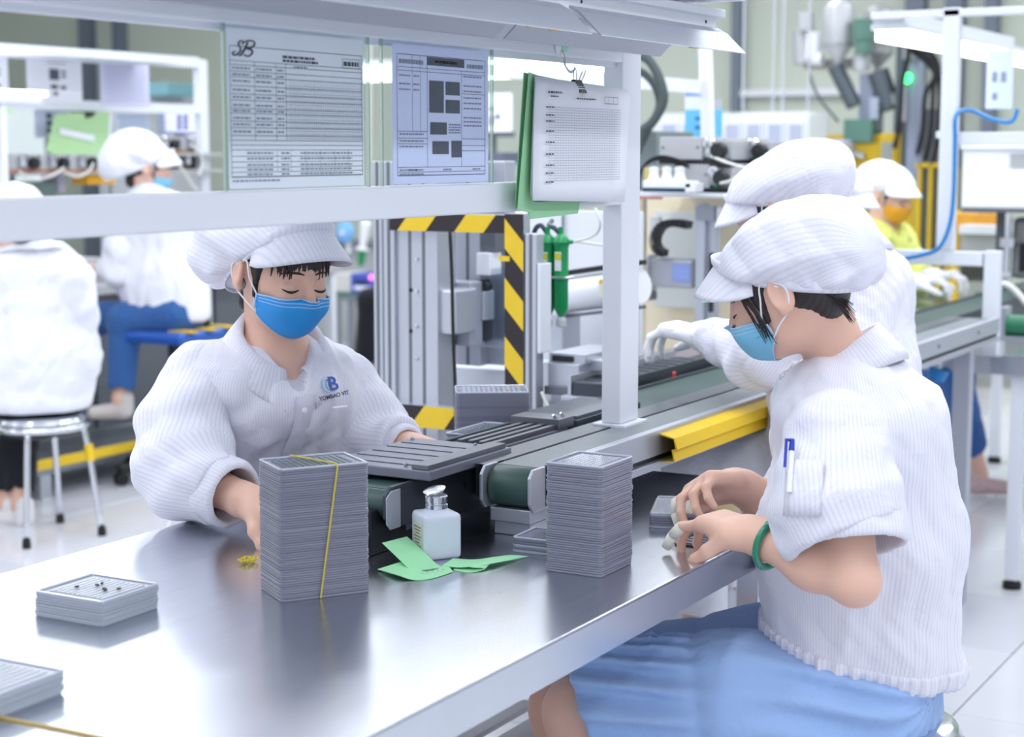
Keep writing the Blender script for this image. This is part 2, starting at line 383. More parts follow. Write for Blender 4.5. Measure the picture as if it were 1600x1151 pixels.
for y in (TY0+.06, TY1-.06): MB().box((TX0+.08, y-.015, .20), (TX1-.08, y+.015, .24)).build('lower_rail', white_paint, t, bevel=.002)
for k in range(7):
    y = 1.16+k*.11; MB().box((TX0+.1, y-.035, .24), (TX1-.06, y+.035, .252)).build('shelf_slat', grey_box, t, bevel=.001)
# ------------------------------------------------------------------ white shelf frame over the table
SY = 1.44
f = thing('overhead_shelf', (2.94, SY, .87), 'white painted overhead shelf carrying hung forms above the steel table', 'shelf')
MB().box((2.905, SY-.02, .872), (2.985, SY+.02, 1.60)).build('post', white_paint, f, bevel=.003)
MB().box((.62, SY-.02, TZ), (.70, SY+.02, 1.60)).build('post', white_paint, f, bevel=.003)
MB().box((.70, SY-.02, 1.285), (2.905, SY+.02, 1.333)).build('lower_rail', white_paint, f, bevel=.003)
MB().box((.70, SY-.02, 1.546), (2.905, SY+.02, 1.60)).build('upper_rail', white_paint, f, bevel=.003)
MB().box((.70, SY-.006, 1.538), (2.905, SY+.012, 1.546)).build('rail_lip', white_paint, f)
MB().box((2.895, SY-.035, .8615), (2.995, SY+.035, .872)).build('foot_plate', white_paint, f, bevel=.002)
MB().box((.60, SY-.06, 1.60), (2.96, SY+.30, 1.612)).build('top_board', white_paint, f, bevel=.003)
for x in (1.2, 2.1, 2.8): MB().box((x-.03, 1.322, 1.6005), (x+.03, SY-.0605, 1.61)).build('bracket_plate', white_paint, f)
# hanging lamp in front of the upper rail
LY = 1.275
lf = thing('shelf_lamp', (2.2, LY, 1.65), 'unlit white strip lamp with folded mirror reflectors along the shelf top', 'lamp')
MB().box((.75, LY-.03, 1.596), (2.93, LY+.03, 1.634)).build('housing', white_paint, lf, bevel=.004)
MB().box((.75, LY-.045, 1.622), (2.935, LY+.045, 1.636)).build('housing_lid', white_paint, lf, bevel=.002)
for x0, x1 in ((.78, 2.33), (2.36, 2.935)):
    for s, nm in ((-1, 'reflector_wing'), (1, 'reflector_wing')):
        prof = [(s*.030, 1.604), (s*.048, 1.594), (s*.085, 1.558), (s*.0855, 1.5565), (s*.083, 1.557), (s*.046, 1.591), (s*.028, 1.601)]
        MB().prism([(x0, LY+y, z) for y, z in prof], (x1-x0, 0, 0)).build(nm, M('reflector_grey', (172, 177, 188), .4, .35), lf)
for x0, x1 in ((.8, 2.32), (2.37, 2.92)):
    MB().cyl((x0, LY, 1.58), (x1, LY, 1.58), .008, n=12).build('tube', white_plastic, lf, smooth=False)
    for x in (x0+.01, x1-.01): MB().box((x-.012, LY-.012, 1.568), (x+.012, LY+.012, 1.597)).build('tube_holder', M('lamp_holder_amber', (206, 176, 84), .4), lf, bevel=.002)
for x in (1.45, 2.1): MB().box((x-.02, LY-.028, 1.588), (x+.02, SY-.0205, 1.597)).build('mount_arm', white_paint, lf)
for x in (2.30, 2.40, 2.88): MB().cyl((x, LY-.031, 1.612), (x, LY-.029, 1.612), .003, n=8).build('screw', black_plastic, lf)
tag(MB().box((1.5, LY-.09, 1.648), (2.92, LY+.10, 1.672)).build('shelf_board', white_paint, loc=(2.3, LY, 1.648), bevel=.003), 'white board resting on top of the strip lamp', 'board')
for x in (1.7, 2.2, 2.8): MB().box((x-.015, LY-.02, 1.636), (x+.015, LY+.02, 1.6485)).build('spacer', white_paint, lf)
# ------------------------------------------------------------------ printed forms in plastic sleeves
class Sheet:
    """flat print on a sheet; u,v in 0..1 from its lower left corner"""
    def __init__(s, p, right, up, w, h, n): s.p = V3(p); s.r = nrm(right); s.u = nrm(up); s.w = w; s.h = h; s.n = n; s.q = {}
    def pt(s, u, v, e=0): return s.p+s.r*u*s.w+s.u*v*s.h+s.n*e
    def rect(s, u0, v0, u1, v1, m='ink', e=.0006):
        s.q.setdefault(m, MB()).add([s.pt(u0, v0, e), s.pt(u1, v0, e), s.pt(u1, v1, e), s.pt(u0, v1, e)], [(0, 1, 2, 3)])
    def hl(s, v, u0, u1, t=.0035, m='ink'): s.rect(u0, v-t/2, u1, v+t/2, m)
    def vl(s, u, v0, v1, t=.0025, m='ink'): s.rect(u-t/2, v0, u+t/2, v1, m)
    def words(s, u0, v, u1, t=.011, m='ink_soft', rnd=random.Random(3)):
        u = u0
        while u < u1:
            w = rnd.uniform(.01, .035); s.rect(u, v-t/2, min(u+w, u1), v+t/2, m); u += w+.006
    def build(s, parent):
        for m, b in s.q.items(): b.build({'ink': 'print', 'ink_soft': 'small_print', 'photo': 'printed_photo', 'white': 'white_print'}[m], {'ink': ink, 'ink_soft': ink_soft, 'photo': photo_ink, 'white': white_plastic}[m], parent)
RX = np.array([1., 0, 0]); UZ = np.array([0, 0, 1.]); NY = np.array([0, -1., 0])
sleeve_m = film('clear_sleeve', (250, 252, 253), .03, .08)
def sleeve(x0, x1, z0, z1, px0, px1, pz0, pz1, label, pm):
    t = thing('document_sleeve', ((x0+x1)/2, SY-.024, z0), label, 'document')
    MB().box((px0, SY-.0262, pz0), (px1, SY-.0252, pz1)).build('form_sheet', pm, t)
    MB().add([(x0, SY-.0283, z0), (x1, SY-.0283, z0), (x1, SY-.0283, z1), (x0, SY-.0283, z1)], [(0, 1, 2, 3)]).build('plastic_front', sleeve_m, t)
    MB().add([(x0, SY-.0243, z0), (x1, SY-.0243, z0), (x1, SY-.0243, z1), (x0, SY-.0243, z1)], [(0, 1, 2, 3)]).build('plastic_back', sleeve_m, t)
    MB().box((x0, SY-.0285, z0), (x0+.004, SY-.024, z1)).build('welded_edge', film('edge_plastic', (215, 235, 225), .35, .15), t)
    MB().box((x1-.004, SY-.0285, z0), (x1, SY-.024, z1)).build('welded_edge', MATS['edge_plastic'], t)
    return t, Sheet((px0, SY-.0262, pz0), RX, UZ, px1-px0, pz1-pz0, NY)
t, s = sleeve(1.742, 2.068, 1.3335, 1.545, 1.752, 2.055, 1.336, 1.540, 'clear sleeve with a tabular log form and a script monogram, nearest the picture edge', M('form_paper', (234, 240, 248), .7))
s.hl(.075, .015, .985, .006); s.hl(.89, .015, .985); s.vl(.015, .075, .89); s.vl(.985, .075, .89)
for v in (.80, .775, .735, .70, .645, .595, .555, .505, .475, .425, .385, .335, .305, .275, .245, .205, .17, .135, .105): s.hl(v, .015, .985, .003)
for v in np.linspace(.32, .66, 15): s.hl(v, .40, .985, .0016, 'ink_soft')
for u in np.linspace(.43, .975, 32): s.vl(u, .31, .70, .0012, 'ink_soft')
for u in (.18, .33, .40): s.vl(u, .305, .80, .002)
for u in (.33, .43, .54, .65, .76, .87): s.vl(u, .105, .245, .0015)
for v in (.755, .715, .675, .62, .575, .525, .49, .445, .405, .36):
    s.words(.03, v, .15); s.words(.19, v, .30); s.words(.34, v, .385)
for v in (.225, .19, .15, .12, .09): s.words(.12, v, .3); s.words(.36, v, .42); s.words(.5, v, .9)
s.words(.38, .845, .62, .016, 'ink'); s.words(.38, .82, .64, .016, 'ink'); s.words(.46, .785, .56)
s.rect(.83, .80, .97, .803); s.rect(.83, .86, .97, .863); s.vl(.83, .80, .86); s.vl(.97, .80, .86); s.words(.84, .83, .96, .03, 'ink'); s.words(.02, .05, .35)
s.build(t)
# script monogram: a looped S joined to a B
def stroke(par, pts, r, mat, name): MB().tube(pts, r, 6, sub=5).build(name, mat, par, smooth=True)
def mono(t, s, u, v, sc, mat=ink):
    P = lambda a, b: s.pt(u+(a*1.9+b*.35)*sc/s.w, v+b*sc/s.h, .0008)
    stroke(t, [P(.42, .78), (P(.36, .92)), P(.22, .86), P(.2, .68), P(.32, .5), P(.34, .3), P(.2, .1), P(.04, .08), P(.0, .2), P(.1, .27)], [sc*.03, sc*.055, sc*.05, sc*.04], mat, 'monogram_stroke')
    stroke(t, [P(.62, .86), P(.55, .5), P(.42, .12), P(.3, .06)], [sc*.05, sc*.07, sc*.03], mat, 'monogram_stroke')
    stroke(t, [P(.35, .72), P(.55, .92), P(.85, .96), P(.98, .8), P(.86, .58), P(.62, .5), P(.88, .44), P(.94, .24), P(.78, .06), P(.55, .12)], [sc*.03, sc*.05, sc*.06, sc*.04], mat, 'monogram_stroke')
mono(t, s, .03, .825, .022)
t, s = sleeve(2.098, 2.418, 1.3335, 1.545, 2.13, 2.405, 1.336, 1.540, 'clear sleeve with a work instruction sheet of dark photos, beside the green folder', M('lavender_form_paper', (214, 222, 252), .7))
s.hl(.93, .04, .96); s.hl(.06, .04, .96, .005); s.vl(.04, .06, .93); s.vl(.96, .06, .93); s.vl(.34, .12, .93); s.vl(.70, .12, .84)
for v in (.84, .815): s.hl(v, .04, .96, .003)
for v in (.38, .33, .29): s.hl(v, .04, .34, .003)
for v in (.67, .33, .28, .24): s.hl(v, .70, .96, .003)
for v in (.12, .085): s.hl(v, .04, .96, .003)
for u in (.19, .27): s.vl(u, .38, .93, .002)
s.rect(.34, .865, .73, .925, 'photo'); s.words(.42, .895, .65, .02, 'white')
for q in ((.36, .52, .51, .755), (.53, .655, .68, .755), (.53, .52, .68, .62), (.37, .36, .54, .45), (.39, .215, .56, .31), (.59, .19, .70, .315)): s.rect(*q, 'photo')
for v in (.80, .73, .69, .64, .60, .56, .49, .46, .43): s.words(.72, v, .92)
for v in (.78, .72, .68): s.words(.06, v, .17); s.words(.2, v, .26)
for v in (.435, .415, .395, .375): s.words(.56, v, .69)
for v in (.36, .31, .27, .1, .07): s.words(.06, v, .3)
for u in (.15, .5, .82): s.words(u, .10, u+.09)
s.words(.06, .88, .3, .03); s.words(.76, .88, .94, .03); s.build(t)
# ------------------------------------------------------------------ green folder hanging from an adhesive hook
t = thing('wall_hook', (2.66, SY-.02, 1.55), 'white adhesive hook with mint green cap on the upper rail', 'hook')
MB().lathe((2.655, SY-.0205, 1.562), [(.017, 0), (.017, .003), (.010, .006), (.002, .007)], (0, -1, 0), 20).build('hook_base', white_plastic, t)
MB().lathe((2.662, SY-.027, 1.564), [(.012, 0), (.012, .002), (.004, .005)], (0, -1, 0), 16).build('hook_cap', M('mint_plastic', (160, 216, 190), .4), t)
MB().tube([(2.65, SY-.025, 1.556), (2.655, SY-.03, 1.545), (2.655, SY-.032, 1.53), (2.660, SY-.040, 1.519), (2.668, SY-.046, 1.525)], .0022, 8, sub=5).build('wire', chrome, t, smooth=True)
t = thing('green_folder', (2.68, SY-.04, 1.29), 'light green card folder hanging from the hook, open behind white papers', 'folder')
MB().prism([(2.505, SY-.036, 1.512), (2.86, SY-.03, 1.492), (2.845, SY-.03, 1.296), (2.475, SY-.036, 1.292)], (0, .0016, 0)).build('back_cover', green_card, t)
MB().prism([(2.50, SY-.048, 1.512), (2.56, SY-.036, 1.508), (2.55, SY-.036, 1.279), (2.455, SY-.052, 1.29)], (0, .0012, 0)).build('front_cover', green_card, t)
MB().prism([(2.50, SY-.0400, 1.30), (2.70, SY-.040, 1.30), (2.69, SY-.040, 1.276), (2.52, SY-.040, 1.272)], (0, .0012, 0)).build('inner_flap', green_card, t)
t = thing('paper_sheaf', (2.70, SY-.05, 1.31), 'sheaf of white printed check sheets clipped in front of the green folder', 'papers')
for k in range(4):
    e = SY-.049-.0022*k; o = .006*(3-k)
    A = np.zeros((7, 7, 3))
    for i in range(7):
        for j in range(7):
            u, v = i/6, j/6; curl = (1-v)**2*(.003+.001*k)
            A[i, j] = (2.508+o*.5+u*.355-(1-v)*.02, e-curl*(1-u)-.001*math.sin(u*3), 1.503-.002*k-.012*u-(1-v)*.193+o*.2)
    MB().grid(A).build('sheet', paper, t, smooth=True, solid=.0004)
s = Sheet((2.505, SY-.0632, 1.325), RX, nrm((0.05, .02, 1)), .33, .165, NY)
for v in np.linspace(.06, .80, 30): s.hl(v, .10, .92, .003, 'ink_soft')
for u in np.linspace(.17, .90, 26): s.vl(u, .05, .80, .0012, 'ink_soft')
for v in (.05, .14, .22, .33, .45, .56, .66, .72, .80): s.words(.07, v, .16, .014, 'ink')
s.words(.09, .95, .24, .02, 'ink'); s.words(.40, .9, .62, .014, 'ink'); s.words(.12, .91, .2, .014, 'ink')
for q in ((.72, .86, .88, .865), (.72, .93, .88, .935)): s.rect(*q)
for u in (.72, .77, .825, .88): s.vl(u, .86, .935)
s.build(t)
t = thing('binder_clip', (2.68, SY-.05, 1.495), 'black binder clip with wire handles gripping the hung papers', 'clip')
MB().prism([(2.660, SY-.060, 1.484), (2.660, SY-.030, 1.484), (2.660, SY-.042, 1.506), (2.660, SY-.048, 1.506)], (.026, 0, 0)).build('clip_body', black_plastic, t, bevel=.001)
for dx, a in ((.004, 0), (.022, .014)): MB().tube([(2.660+dx-.003, SY-.046, 1.503), (2.658+dx+a, SY-.045, 1.520), (2.664+dx+a*1.4, SY-.044, 1.527), (2.669+dx+a, SY-.045, 1.520), (2.664+dx+.003, SY-.046, 1.503)], .0009, 6, sub=4).build('clip_handle', chrome, t, smooth=True)
# ------------------------------------------------------------------ trays in stacks
def tray_mesh(w, d, pitch, rad=.008, mat=None):
    """thin vacuum formed tray: rounded outline with a lip, body set in below it"""
    def ring(ins, z):
        out = []
        for cx, cy, a0 in ((w/2-rad, d/2-rad, 0), (-w/2+rad, d/2-rad, 90), (-w/2+rad, -d/2+rad, 180), (w/2-rad, -d/2+rad, 270)):
            for k in range(3): a = math.radians(a0+45*k); out.append((cx+(rad-ins)*math.cos(a), cy+(rad-ins)*math.sin(a), z))
        return out
    b = MB(); n = 12
    rs = [ring(.0014, 0), ring(.0010, pitch*.45), ring(0, pitch*.5), ring(0, pitch*.97)]
    b.v = [p for r in rs for p in r]
    for k in range(3): b.f += [(k*n+i, k*n+(i+1) % n, (k+1)*n+(i+1) % n, (k+1)*n+i) for i in range(n)]
    b.f += [tuple(range(n-1, -1, -1)), tuple(range(3*n, 4*n))]
    o = b.build('tray', mat, loc=(0, 0, 0)); me = o.data; bpy.data.objects.remove(o); return me
def plastic(name, rgb, tr):
    m = M(name, rgb, .22, spec=.6, coat=.25)
    m.node_tree.nodes['Principled BSDF'].inputs['Transmission Weight'].default_value = tr
    return m
tray_grey = plastic('smoky_clear_plastic', (146, 148, 168), .2); tray_grey2 = plastic('smoky_clear_plastic_light', (156, 158, 176), .2)
tray_clear = plastic('frosted_clear_plastic', (212, 219, 232), .3); tray_rim = M('clear_plastic_rim', (205, 210, 224), .12, spec=.8, coat=.4)
pocket_m = M('tray_pocket', (120, 132, 140), .3)
def top_details(t, w, d, z, nx, ny, style, rim=True):
    """raised rim and pockets of the uppermost tray, local coordinates of the tray"""
    b = MB()
    for s in (-1, 1):
        b.box((-w/2+.004, s*(d/2-.003)-.0015, z), (w/2-.004, s*(d/2-.003)+.0015, z+.003)); b.box((s*(w/2-.003)-.0015, -d/2+.004, z), (s*(w/2-.003)+.0015, d/2-.004, z+.003))
    o = b.build('raised_rim', tray_rim, loc=(0, 0, 0), bevel=.0008, seg=1); o.parent = t
    b = MB(); iw = w-.028; id_ = d-.028
    for i in range(nx):
        for j in range(ny):
            x = -iw/2+iw*(i+.5)/nx; y = -id_/2+id_*(j+.5)/ny; sx = iw/nx*.32; sy = id_/ny*.32
            if style == 'rib': sx = iw/nx*.48
            b.box((x-sx, y-sy, z-.0002), (x+sx, y+sy, z+.0014))
    o = b.build('pocket_ridges', {'dark': pocket_m, 'rib': tray_clear, 'light': tray_rim}[{'rib': 'rib', 'dark': 'dark'}.get(style, 'light')], loc=(0, 0, 0)); o.parent = t; o['kind'] = 'stuff'
def tray_stack(c, ang, w, d, n, pitch, mats, lab, toplab, group, style='dark', grid=(12, 9), jit=.0006, z0=TZ):
    mss = [tray_mesh(w, d, pitch, mat=m) for m in mats]
    for i in range(n):
        o = bpy.data.objects.new('plastic_tray', random.choice(mss)); COL.objects.link(o)
        o.location = (c[0]+random.uniform(-jit, jit), c[1]+random.uniform(-jit, jit), z0+.0003+i*pitch); o.rotation_euler = (0, 0, ang+random.uniform(-.003, .003)); ORG[o] = V3(o.location)
        tag(o, toplab if i == n-1 else lab, 'tray', group)
    top_details(o, w, d, pitch*.96, grid[0], grid[1], style)
    return o
A1 = np.array([1.911, 1.464]); angA = math.atan2(-.074, .112); eA = np.array([math.cos(angA), math.sin(angA)]); nA = np.array([-eA[1], eA[0]])
WA, DA = .136, .098; cA = A1+eA*WA/2+nA*DA/2; HA = 54*.0035
tray_stack(cA, angA, WA, DA, 54, .0035, (tray_grey, tray_grey2, tray_grey), 'smoky clear plastic tray inside the tall stack tied with a rubber band', 'topmost gridded tray of the tall stack tied with a rubber band', 'trays in the tall banded stack')
WB, DB = .112, .098; cB = np.array([2.263+WB/2, 1.137+DB/2-.002])
tray_stack(cB, .01, WB, DB, 46, .0036, (tray_grey, tray_grey2, tray_grey2), 'smoky clear plastic tray in the tall unbanded stack beside the seated woman\'s hands', 'topmost pale gridded tray of the tall unbanded stack at the table front', 'trays in the tall unbanded stack', 'light', (12, 9), .0009)
tray_stack((1.746, 1.657), .01, .118, .126, 9, .0037, (tray_clear,), 'frosted clear plastic tray in the low stack alone at the left of the table', 'topmost ribbed tray with small dark parts, low stack at left', 'trays in the low stack at the left', 'rib', (1, 11), .0018)
tray_stack((1.398, 1.497), .02, .118, .126, 7, .0038, (tray_clear,), 'frosted clear plastic tray in the low stack cut by the picture\'s left edge', 'topmost ribbed tray of the low stack cut by the left edge', 'trays in the low stack at the picture edge', 'rib', (1, 9), .002)
WC = .15
tray_stack((3.014, 1.765), -1.0, WC, .11, 42, .0036, (tray_grey, tray_grey2), 'smoky clear plastic tray in the stack behind the conveyor near the hazard tape', 'topmost tray of the stack behind the conveyor near the hazard tape', 'trays in the stack behind the conveyor', 'light', (12, 9))
tray_stack((2.86, 1.70), .02, .16, .07, 10, .0036, (tray_grey, tray_clear), 'smoky clear tray in the short stack just behind the conveyor belt', 'topmost tray of the short stack just behind the conveyor belt', 'trays in the short stack behind the belt', 'dark', (9, 6), z0=.81)
tag(MB().box((2.76, 1.668, .7502), (2.96, 1.75, .8098)).build('support_block', alu, loc=(2.86, 1.71, .75), bevel=.002), 'aluminium support block under the short tray stack behind the belt', 'block')
tray_stack((2.39, 1.285), .05, .085, .11, 5, .0045, (tray_grey, tray_clear), 'smoky clear tray in the low pile between bottle and unbanded stack', 'topmost ribbed tray of the low pile between bottle and unbanded stack', 'trays in the low pile beside the bottle', 'dark', (7, 1))
tray_stack((2.70, 1.20), .35, .15, .10, 6, .004, (tray_grey, tray_clear), 'smoky clear tray in the low pile by the finger-cot hand', 'topmost tray of the low pile by the finger-cot hand', 'trays in the low pile by the hands', 'light', (11, 8))
q = at(1102, 850, Z=TZ); t = thing('held_tray', q, 'thin dark clear tray on the table edge under the seated person\'s hands', 'tray')
MB().box((q[0]-.03, q[1]-.028, TZ+.0004), (q[0]+.09, q[1]+.042, TZ+.003)).build('tray_base', M('dark_clear_plastic', (52, 52, 66), .15, coat=.4), t, bevel=.001)
for k in range(6): MB().box((q[0]-.022+.018*k, q[1]-.02, TZ+.003), (q[0]-.012+.018*k, q[1]+.034, TZ+.0045)).build('pocket', tray_grey, t)
# rubber band round the tall stack: down the two long faces
zT = TZ+HA; p = A1+eA*.074; q = A1+eA*.062
band_m = M('yellow_rubber_band', (214, 196, 70), .5)
o_ = .0022
pts = [(*(A1+eA*.058-nA*o_), TZ+.001), (*(A1+eA*.086-nA*o_), zT), (*(A1+eA*.086+nA*.003), zT+.0042), (*(A1+eA*.05+nA*(DA-.003)), zT+.0042), (*(A1+eA*.05+nA*(DA+o_)), zT), (*(A1+eA*.07+nA*(DA+o_)), TZ+.001)]
tag(MB().tube(pts, .0013, 6).build('rubber_band', band_m, loc=(*cA, TZ)), 'thin yellow rubber band stretched around the tall tray stack', 'rubber band')
c = at(388, 877, Z=TZ+.002); pts = []
for k in range(40):
    a = k*.55; r = .011+.005*math.sin(k*1.3); pts.append((c[0]+r*math.cos(a)*1.2, c[1]+r*math.sin(a)*.9, TZ+.002+.005*abs(math.sin(k*.7))))
tag(MB().tube(pts, .0011, 5, sub=2).build('rubber_band', M('loose_yellow_band', (226, 206, 40), .5), loc=c), 'tangled bright yellow rubber band lying behind the tall stack', 'rubber band')
a = at(-60, 1108, Z=TZ+.0015); b = at(30, 1126, Z=TZ+.0015); d = at(140, 1148, Z=TZ+.0015); e = at(260, 1175, Z=TZ+.0015)
tag(MB().tube([a, b, d, e], .0019, 6, sub=4).build('rubber_band', M('tan_rubber_band', (206, 178, 104), .5), loc=b), 'tan rubber band stretched straight across the table\'s bottom left corner', 'rubber band')
rnd = random.Random(5)
for k in range(6):
    q = at(120+rnd.uniform(-2, 70), 912+rnd.uniform(-2, 10), Z=.787)
    tag(MB().cbox((q[0], q[1], .7868), (.006, .0035, .0024), rotz(rnd.uniform(0, 3))).build('small_part', black_plastic, loc=q, bevel=.0006, seg=1), 'tiny dark moulded part lying on the low tray stack at left', 'part', 'small parts on the low tray stack')
# ------------------------------------------------------------------ solvent bottle
c = at(682, 868, Z=TZ); c[2] = TZ; w = .031
t = thing('solvent_bottle', c, 'white plastic solvent bottle with metal pump dish cap', 'bottle')
s = SDF().u(s_box(c+(0, 0, .036), (w, w, .036), .007, rotz(.95)), .004).u(s_cone(c+(0, 0, .07), c+(0, 0, .078), .018), .006)
s.mesh('bottle_body', .0022, M('milky_plastic', (214, 222, 236), .35, sss=.2), t)
MB().lathe(c+(0, 0, .0775), [(.0185, 0), (.0185, .006), (.0165, .007), (.0165, .0095), (.0185, .0105), (.0185, .019), (.0165, .021), (.004, .021)], n=24).build('pump_cap', chrome, t, auto=40)
L = nrm((-.42, .4, .28)); q = c+(-.004, 0, .104)
MB().lathe(q, [(.016, 0), (.018, .002), (.018, .0035), (.012, .0045), (.002, .0045)], L*.2+V3((-.15, 0, 1)), 22).build('dish_lid', chrome, t, auto=40)
Rb = rotz(.95+PI/2*3); fc = c+Rb@V3((-w-.0006, 0, .034))
MB().cbox(fc, (.0006, .036, .045), Rb).build('label', M('bottle_label', (206, 206, 190), .6), t)
b = MB()
for k in range(7): b.cbox(fc+Rb@V3((-.0006, 0, .016-.005*k)), (.0004, .028-.006*(k % 3), .0016), Rb)
b.build('label_print', M('label_print_olive', (110, 110, 84), .6), t)
# ------------------------------------------------------------------ green slips
slip_m = M('green_slip_paper', (164, 232, 178), .65)
def slip(name, profile, label, loc):
    A = np.array(profile, float); t = MB().grid(A).build(name, slip_m, loc=loc, smooth=False, solid=.0006); tag(t, label, 'paper'); return t
def strip(cols, sub=6):
    """cols: list of (left point, right point) pairs along the strip, smoothed"""
    L = smooth_path([V3(a) for a, b in cols], sub); R = smooth_path([V3(b) for a, b in cols], sub); return np.stack([np.array(L), np.array(R)], 1)
g = lambda x, y, h: at(x, y, Z=TZ+h)
slip('paper_slip', strip([(g(597, 848, .028), g(636, 838, .030)), (g(618, 868, .018), g(658, 857, .018)), (g(640, 889, .004), g(681, 880, .004)), (g(650, 892, .001), g(694, 886, .001))]), 'pale green folded slip standing up at one end in front of the bottle', g(640, 890, 0))
slip('paper_slip', strip([(g(590, 889, .003), g(625, 878, .008)), (g(620, 898, .006), g(650, 888, .004)), (g(648, 906, .001), g(668, 893, .0035)), (g(676, 903, .001), g(690, 886, .003)), (g(708, 893, .001), g(698, 880, .003))]), 'pale green written slip lying flat, left of the curled slip', g(650, 905, 0))
slip('paper_slip', strip([(g(690, 884, .003), g(708, 872, .004)), (g(722, 886, .004), g(740, 874, .004)), (g(757, 882, .007), g(772, 870, .006)), (g(790, 876, .005), g(800, 867, .005)), (g(812, 872, .002), g(826, 869, .002))]), 'pale green slip lying curled beside the unbanded tray stack', g(760, 885, 0))
slip('paper_slip', strip([(g(708, 890, .0005), g(720, 882, .0005)), (g(735, 894, .0005), g(752, 880, .0005)), (g(758, 888, .003), g(768, 878, .007)), (g(735, 886, .007), g(748, 878, .009))]), 'pale green slip folded back under the curled slip', g(735, 893, 0))
b = MB()
for k in range(5):
    q = g(660+k*8, 894-k*1.2, .0052); b.cbox(q, (.006, .0012, .0004), rotz(.3))
b.build('pencil_mark', ink_soft, bpy.data.objects['paper_slip.001'])
# ------------------------------------------------------------------ conveyors along the line
XE = 7.6
t = thing('belt_conveyor', (2.25, 1.58, TZ), 'wide green belt conveyor with dark side plates running down the line', 'conveyor')
for y0, y1 in ((1.495, 1.503), (1.655, 1.663)):
    MB().prism([(2.245, y0, .792), (2.225, y0, .808), (2.225, y0, .845), (2.24, y0, .858), (XE, y0, .858), (XE, y0, .775), (2.45, y0, .775), (2.40, y0, .78)], (0, y1-y0, 0)).build('side_plate', dark_plate, t, bevel=.0015)
MB().box((2.25, 1.503, .846), (XE, 1.655, .852)).build('belt', belt_green, t)
MB().cyl((2.252, 1.504, .828), (2.252, 1.654, .828), .0235, n=24).build('end_roller', belt_green, t, auto=40)
MB().box((2.30, 1.508, .775), (XE, 1.650, .82)).build('bed', alu_dark, t)
MB().box((2.205, 1.514, TZ+.0003), (2.46, 1.655, .822)).build('motor_box', black_plastic, t, bevel=.003)
MB().prism([(2.232, 1.4925, .79), (2.222, 1.4925, .80), (2.222, 1.4925, .842), (2.235, 1.4925, .852), (2.262, 1.4925, .852), (2.262, 1.4925, .79)], (0, .0024, 0)).build('end_bracket', alu, t, bevel=.001)
for x in (2.36, 2.46, 2.62, 2.98, 3.4): MB().cyl((x, 1.4955, .825), (x, 1.4925, .825), .006, n=10).build('bolt', black_plastic, t)
for x in (2.62, 3.0): MB().box((x-.03, 1.52, TZ+.0003), (x+.03, 1.64, .775)).build('support', alu, t)
for x in (3.6, 5.0): MB().box((x-.03, 1.52, 0), (x+.03, 1.64, .775)).build('support', alu, t)
XN = 5.39
t = thing('narrow_conveyor', (2.46, 1.39, TZ), 'narrow conveyor with a big green end pulley and bright aluminium rail', 'conveyor')
MB().lathe((2.462, 1.352, .832), [(.033, 0), (.034, .002), (.034, .076), (.033, .078)], (0, 1, 0), 28).build('end_pulley', belt_green, t, auto=40)
for y in (1.343, 1.434):
    MB().prism([(2.418, y, .812), (2.430, y, .797), (2.47, y, .797), (2.47, y, .868), (2.43, y, .868), (2.418, y, .855)], (0, .006, 0)).build('pulley_bracket', alu, t, bevel=.0012)
MB().box((2.462, 1.352, .8625), (XN, 1.43, .8665)).build('belt', M('grey_belt', (126, 134, 138), .45, noise=(20, .08)), t)
MB().box((2.49, 1.350, .80), (XN, 1.432, .861)).build('bed', alu_dark, t)
MB().box((2.48, 1.328, .825), (XN, 1.346, .872)).build('side_rail', alu, t, bevel=.0015)
MB().box((2.48, 1.325, .80), (XN, 1.348, .8145)).build('slot_rail', alu, t, bevel=.0015)
MB().box((2.48, 1.336, .8145), (XN, 1.347, .825)).build('rail_slot', black_plastic, t)
MB().box((2.44, 1.436, .8665), (XN, 1.49, .8675)).build('guide_strip', alu_dark, t)
MB().box((2.49, 1.434, .80), (XN, 1.49, .8665)).build('channel', dark_plate, t)
for x in np.arange(2.62, 5.2, .42): MB().cyl((x, 1.3285, .848), (x, 1.3255, .848), .0055, n=10).build('bolt', alu_dark, t)
for x in (3.5, 5.2): MB().box((x-.025, 1.36, 0), (x+.025, 1.41, .80)).build('support', alu, t)
MB().box((2.45, 1.36, TZ+.0003), (2.62, 1.43, .772)).build('foot_profile', alu, t, bevel=.002)
MB().box((2.44, 1.355, .774), (2.60, 1.432, .797)).build('foot_profile', alu, t, bevel=.002)
t = thing('yellow_cover', (2.89, 1.31, .82), 'bent yellow plastic guard clipped along the aluminium conveyor rail', 'guard')
MB().prism([(2.885, 1.3275, .862), (2.885, 1.300, .856), (2.885, 1.296, .838), (2.885, 1.304, .836), (2.885, 1.300, .816), (2.885, 1.3265, .812), (2.885, 1.3255, .8105), (2.885, 1.297, .8145), (2.885, 1.301, .834), (2.885, 1.292, .838), (2.885, 1.298, .858), (2.885, 1.3275, .865)], (.55, 0, 0)).build('guard_shell', yellow, t)
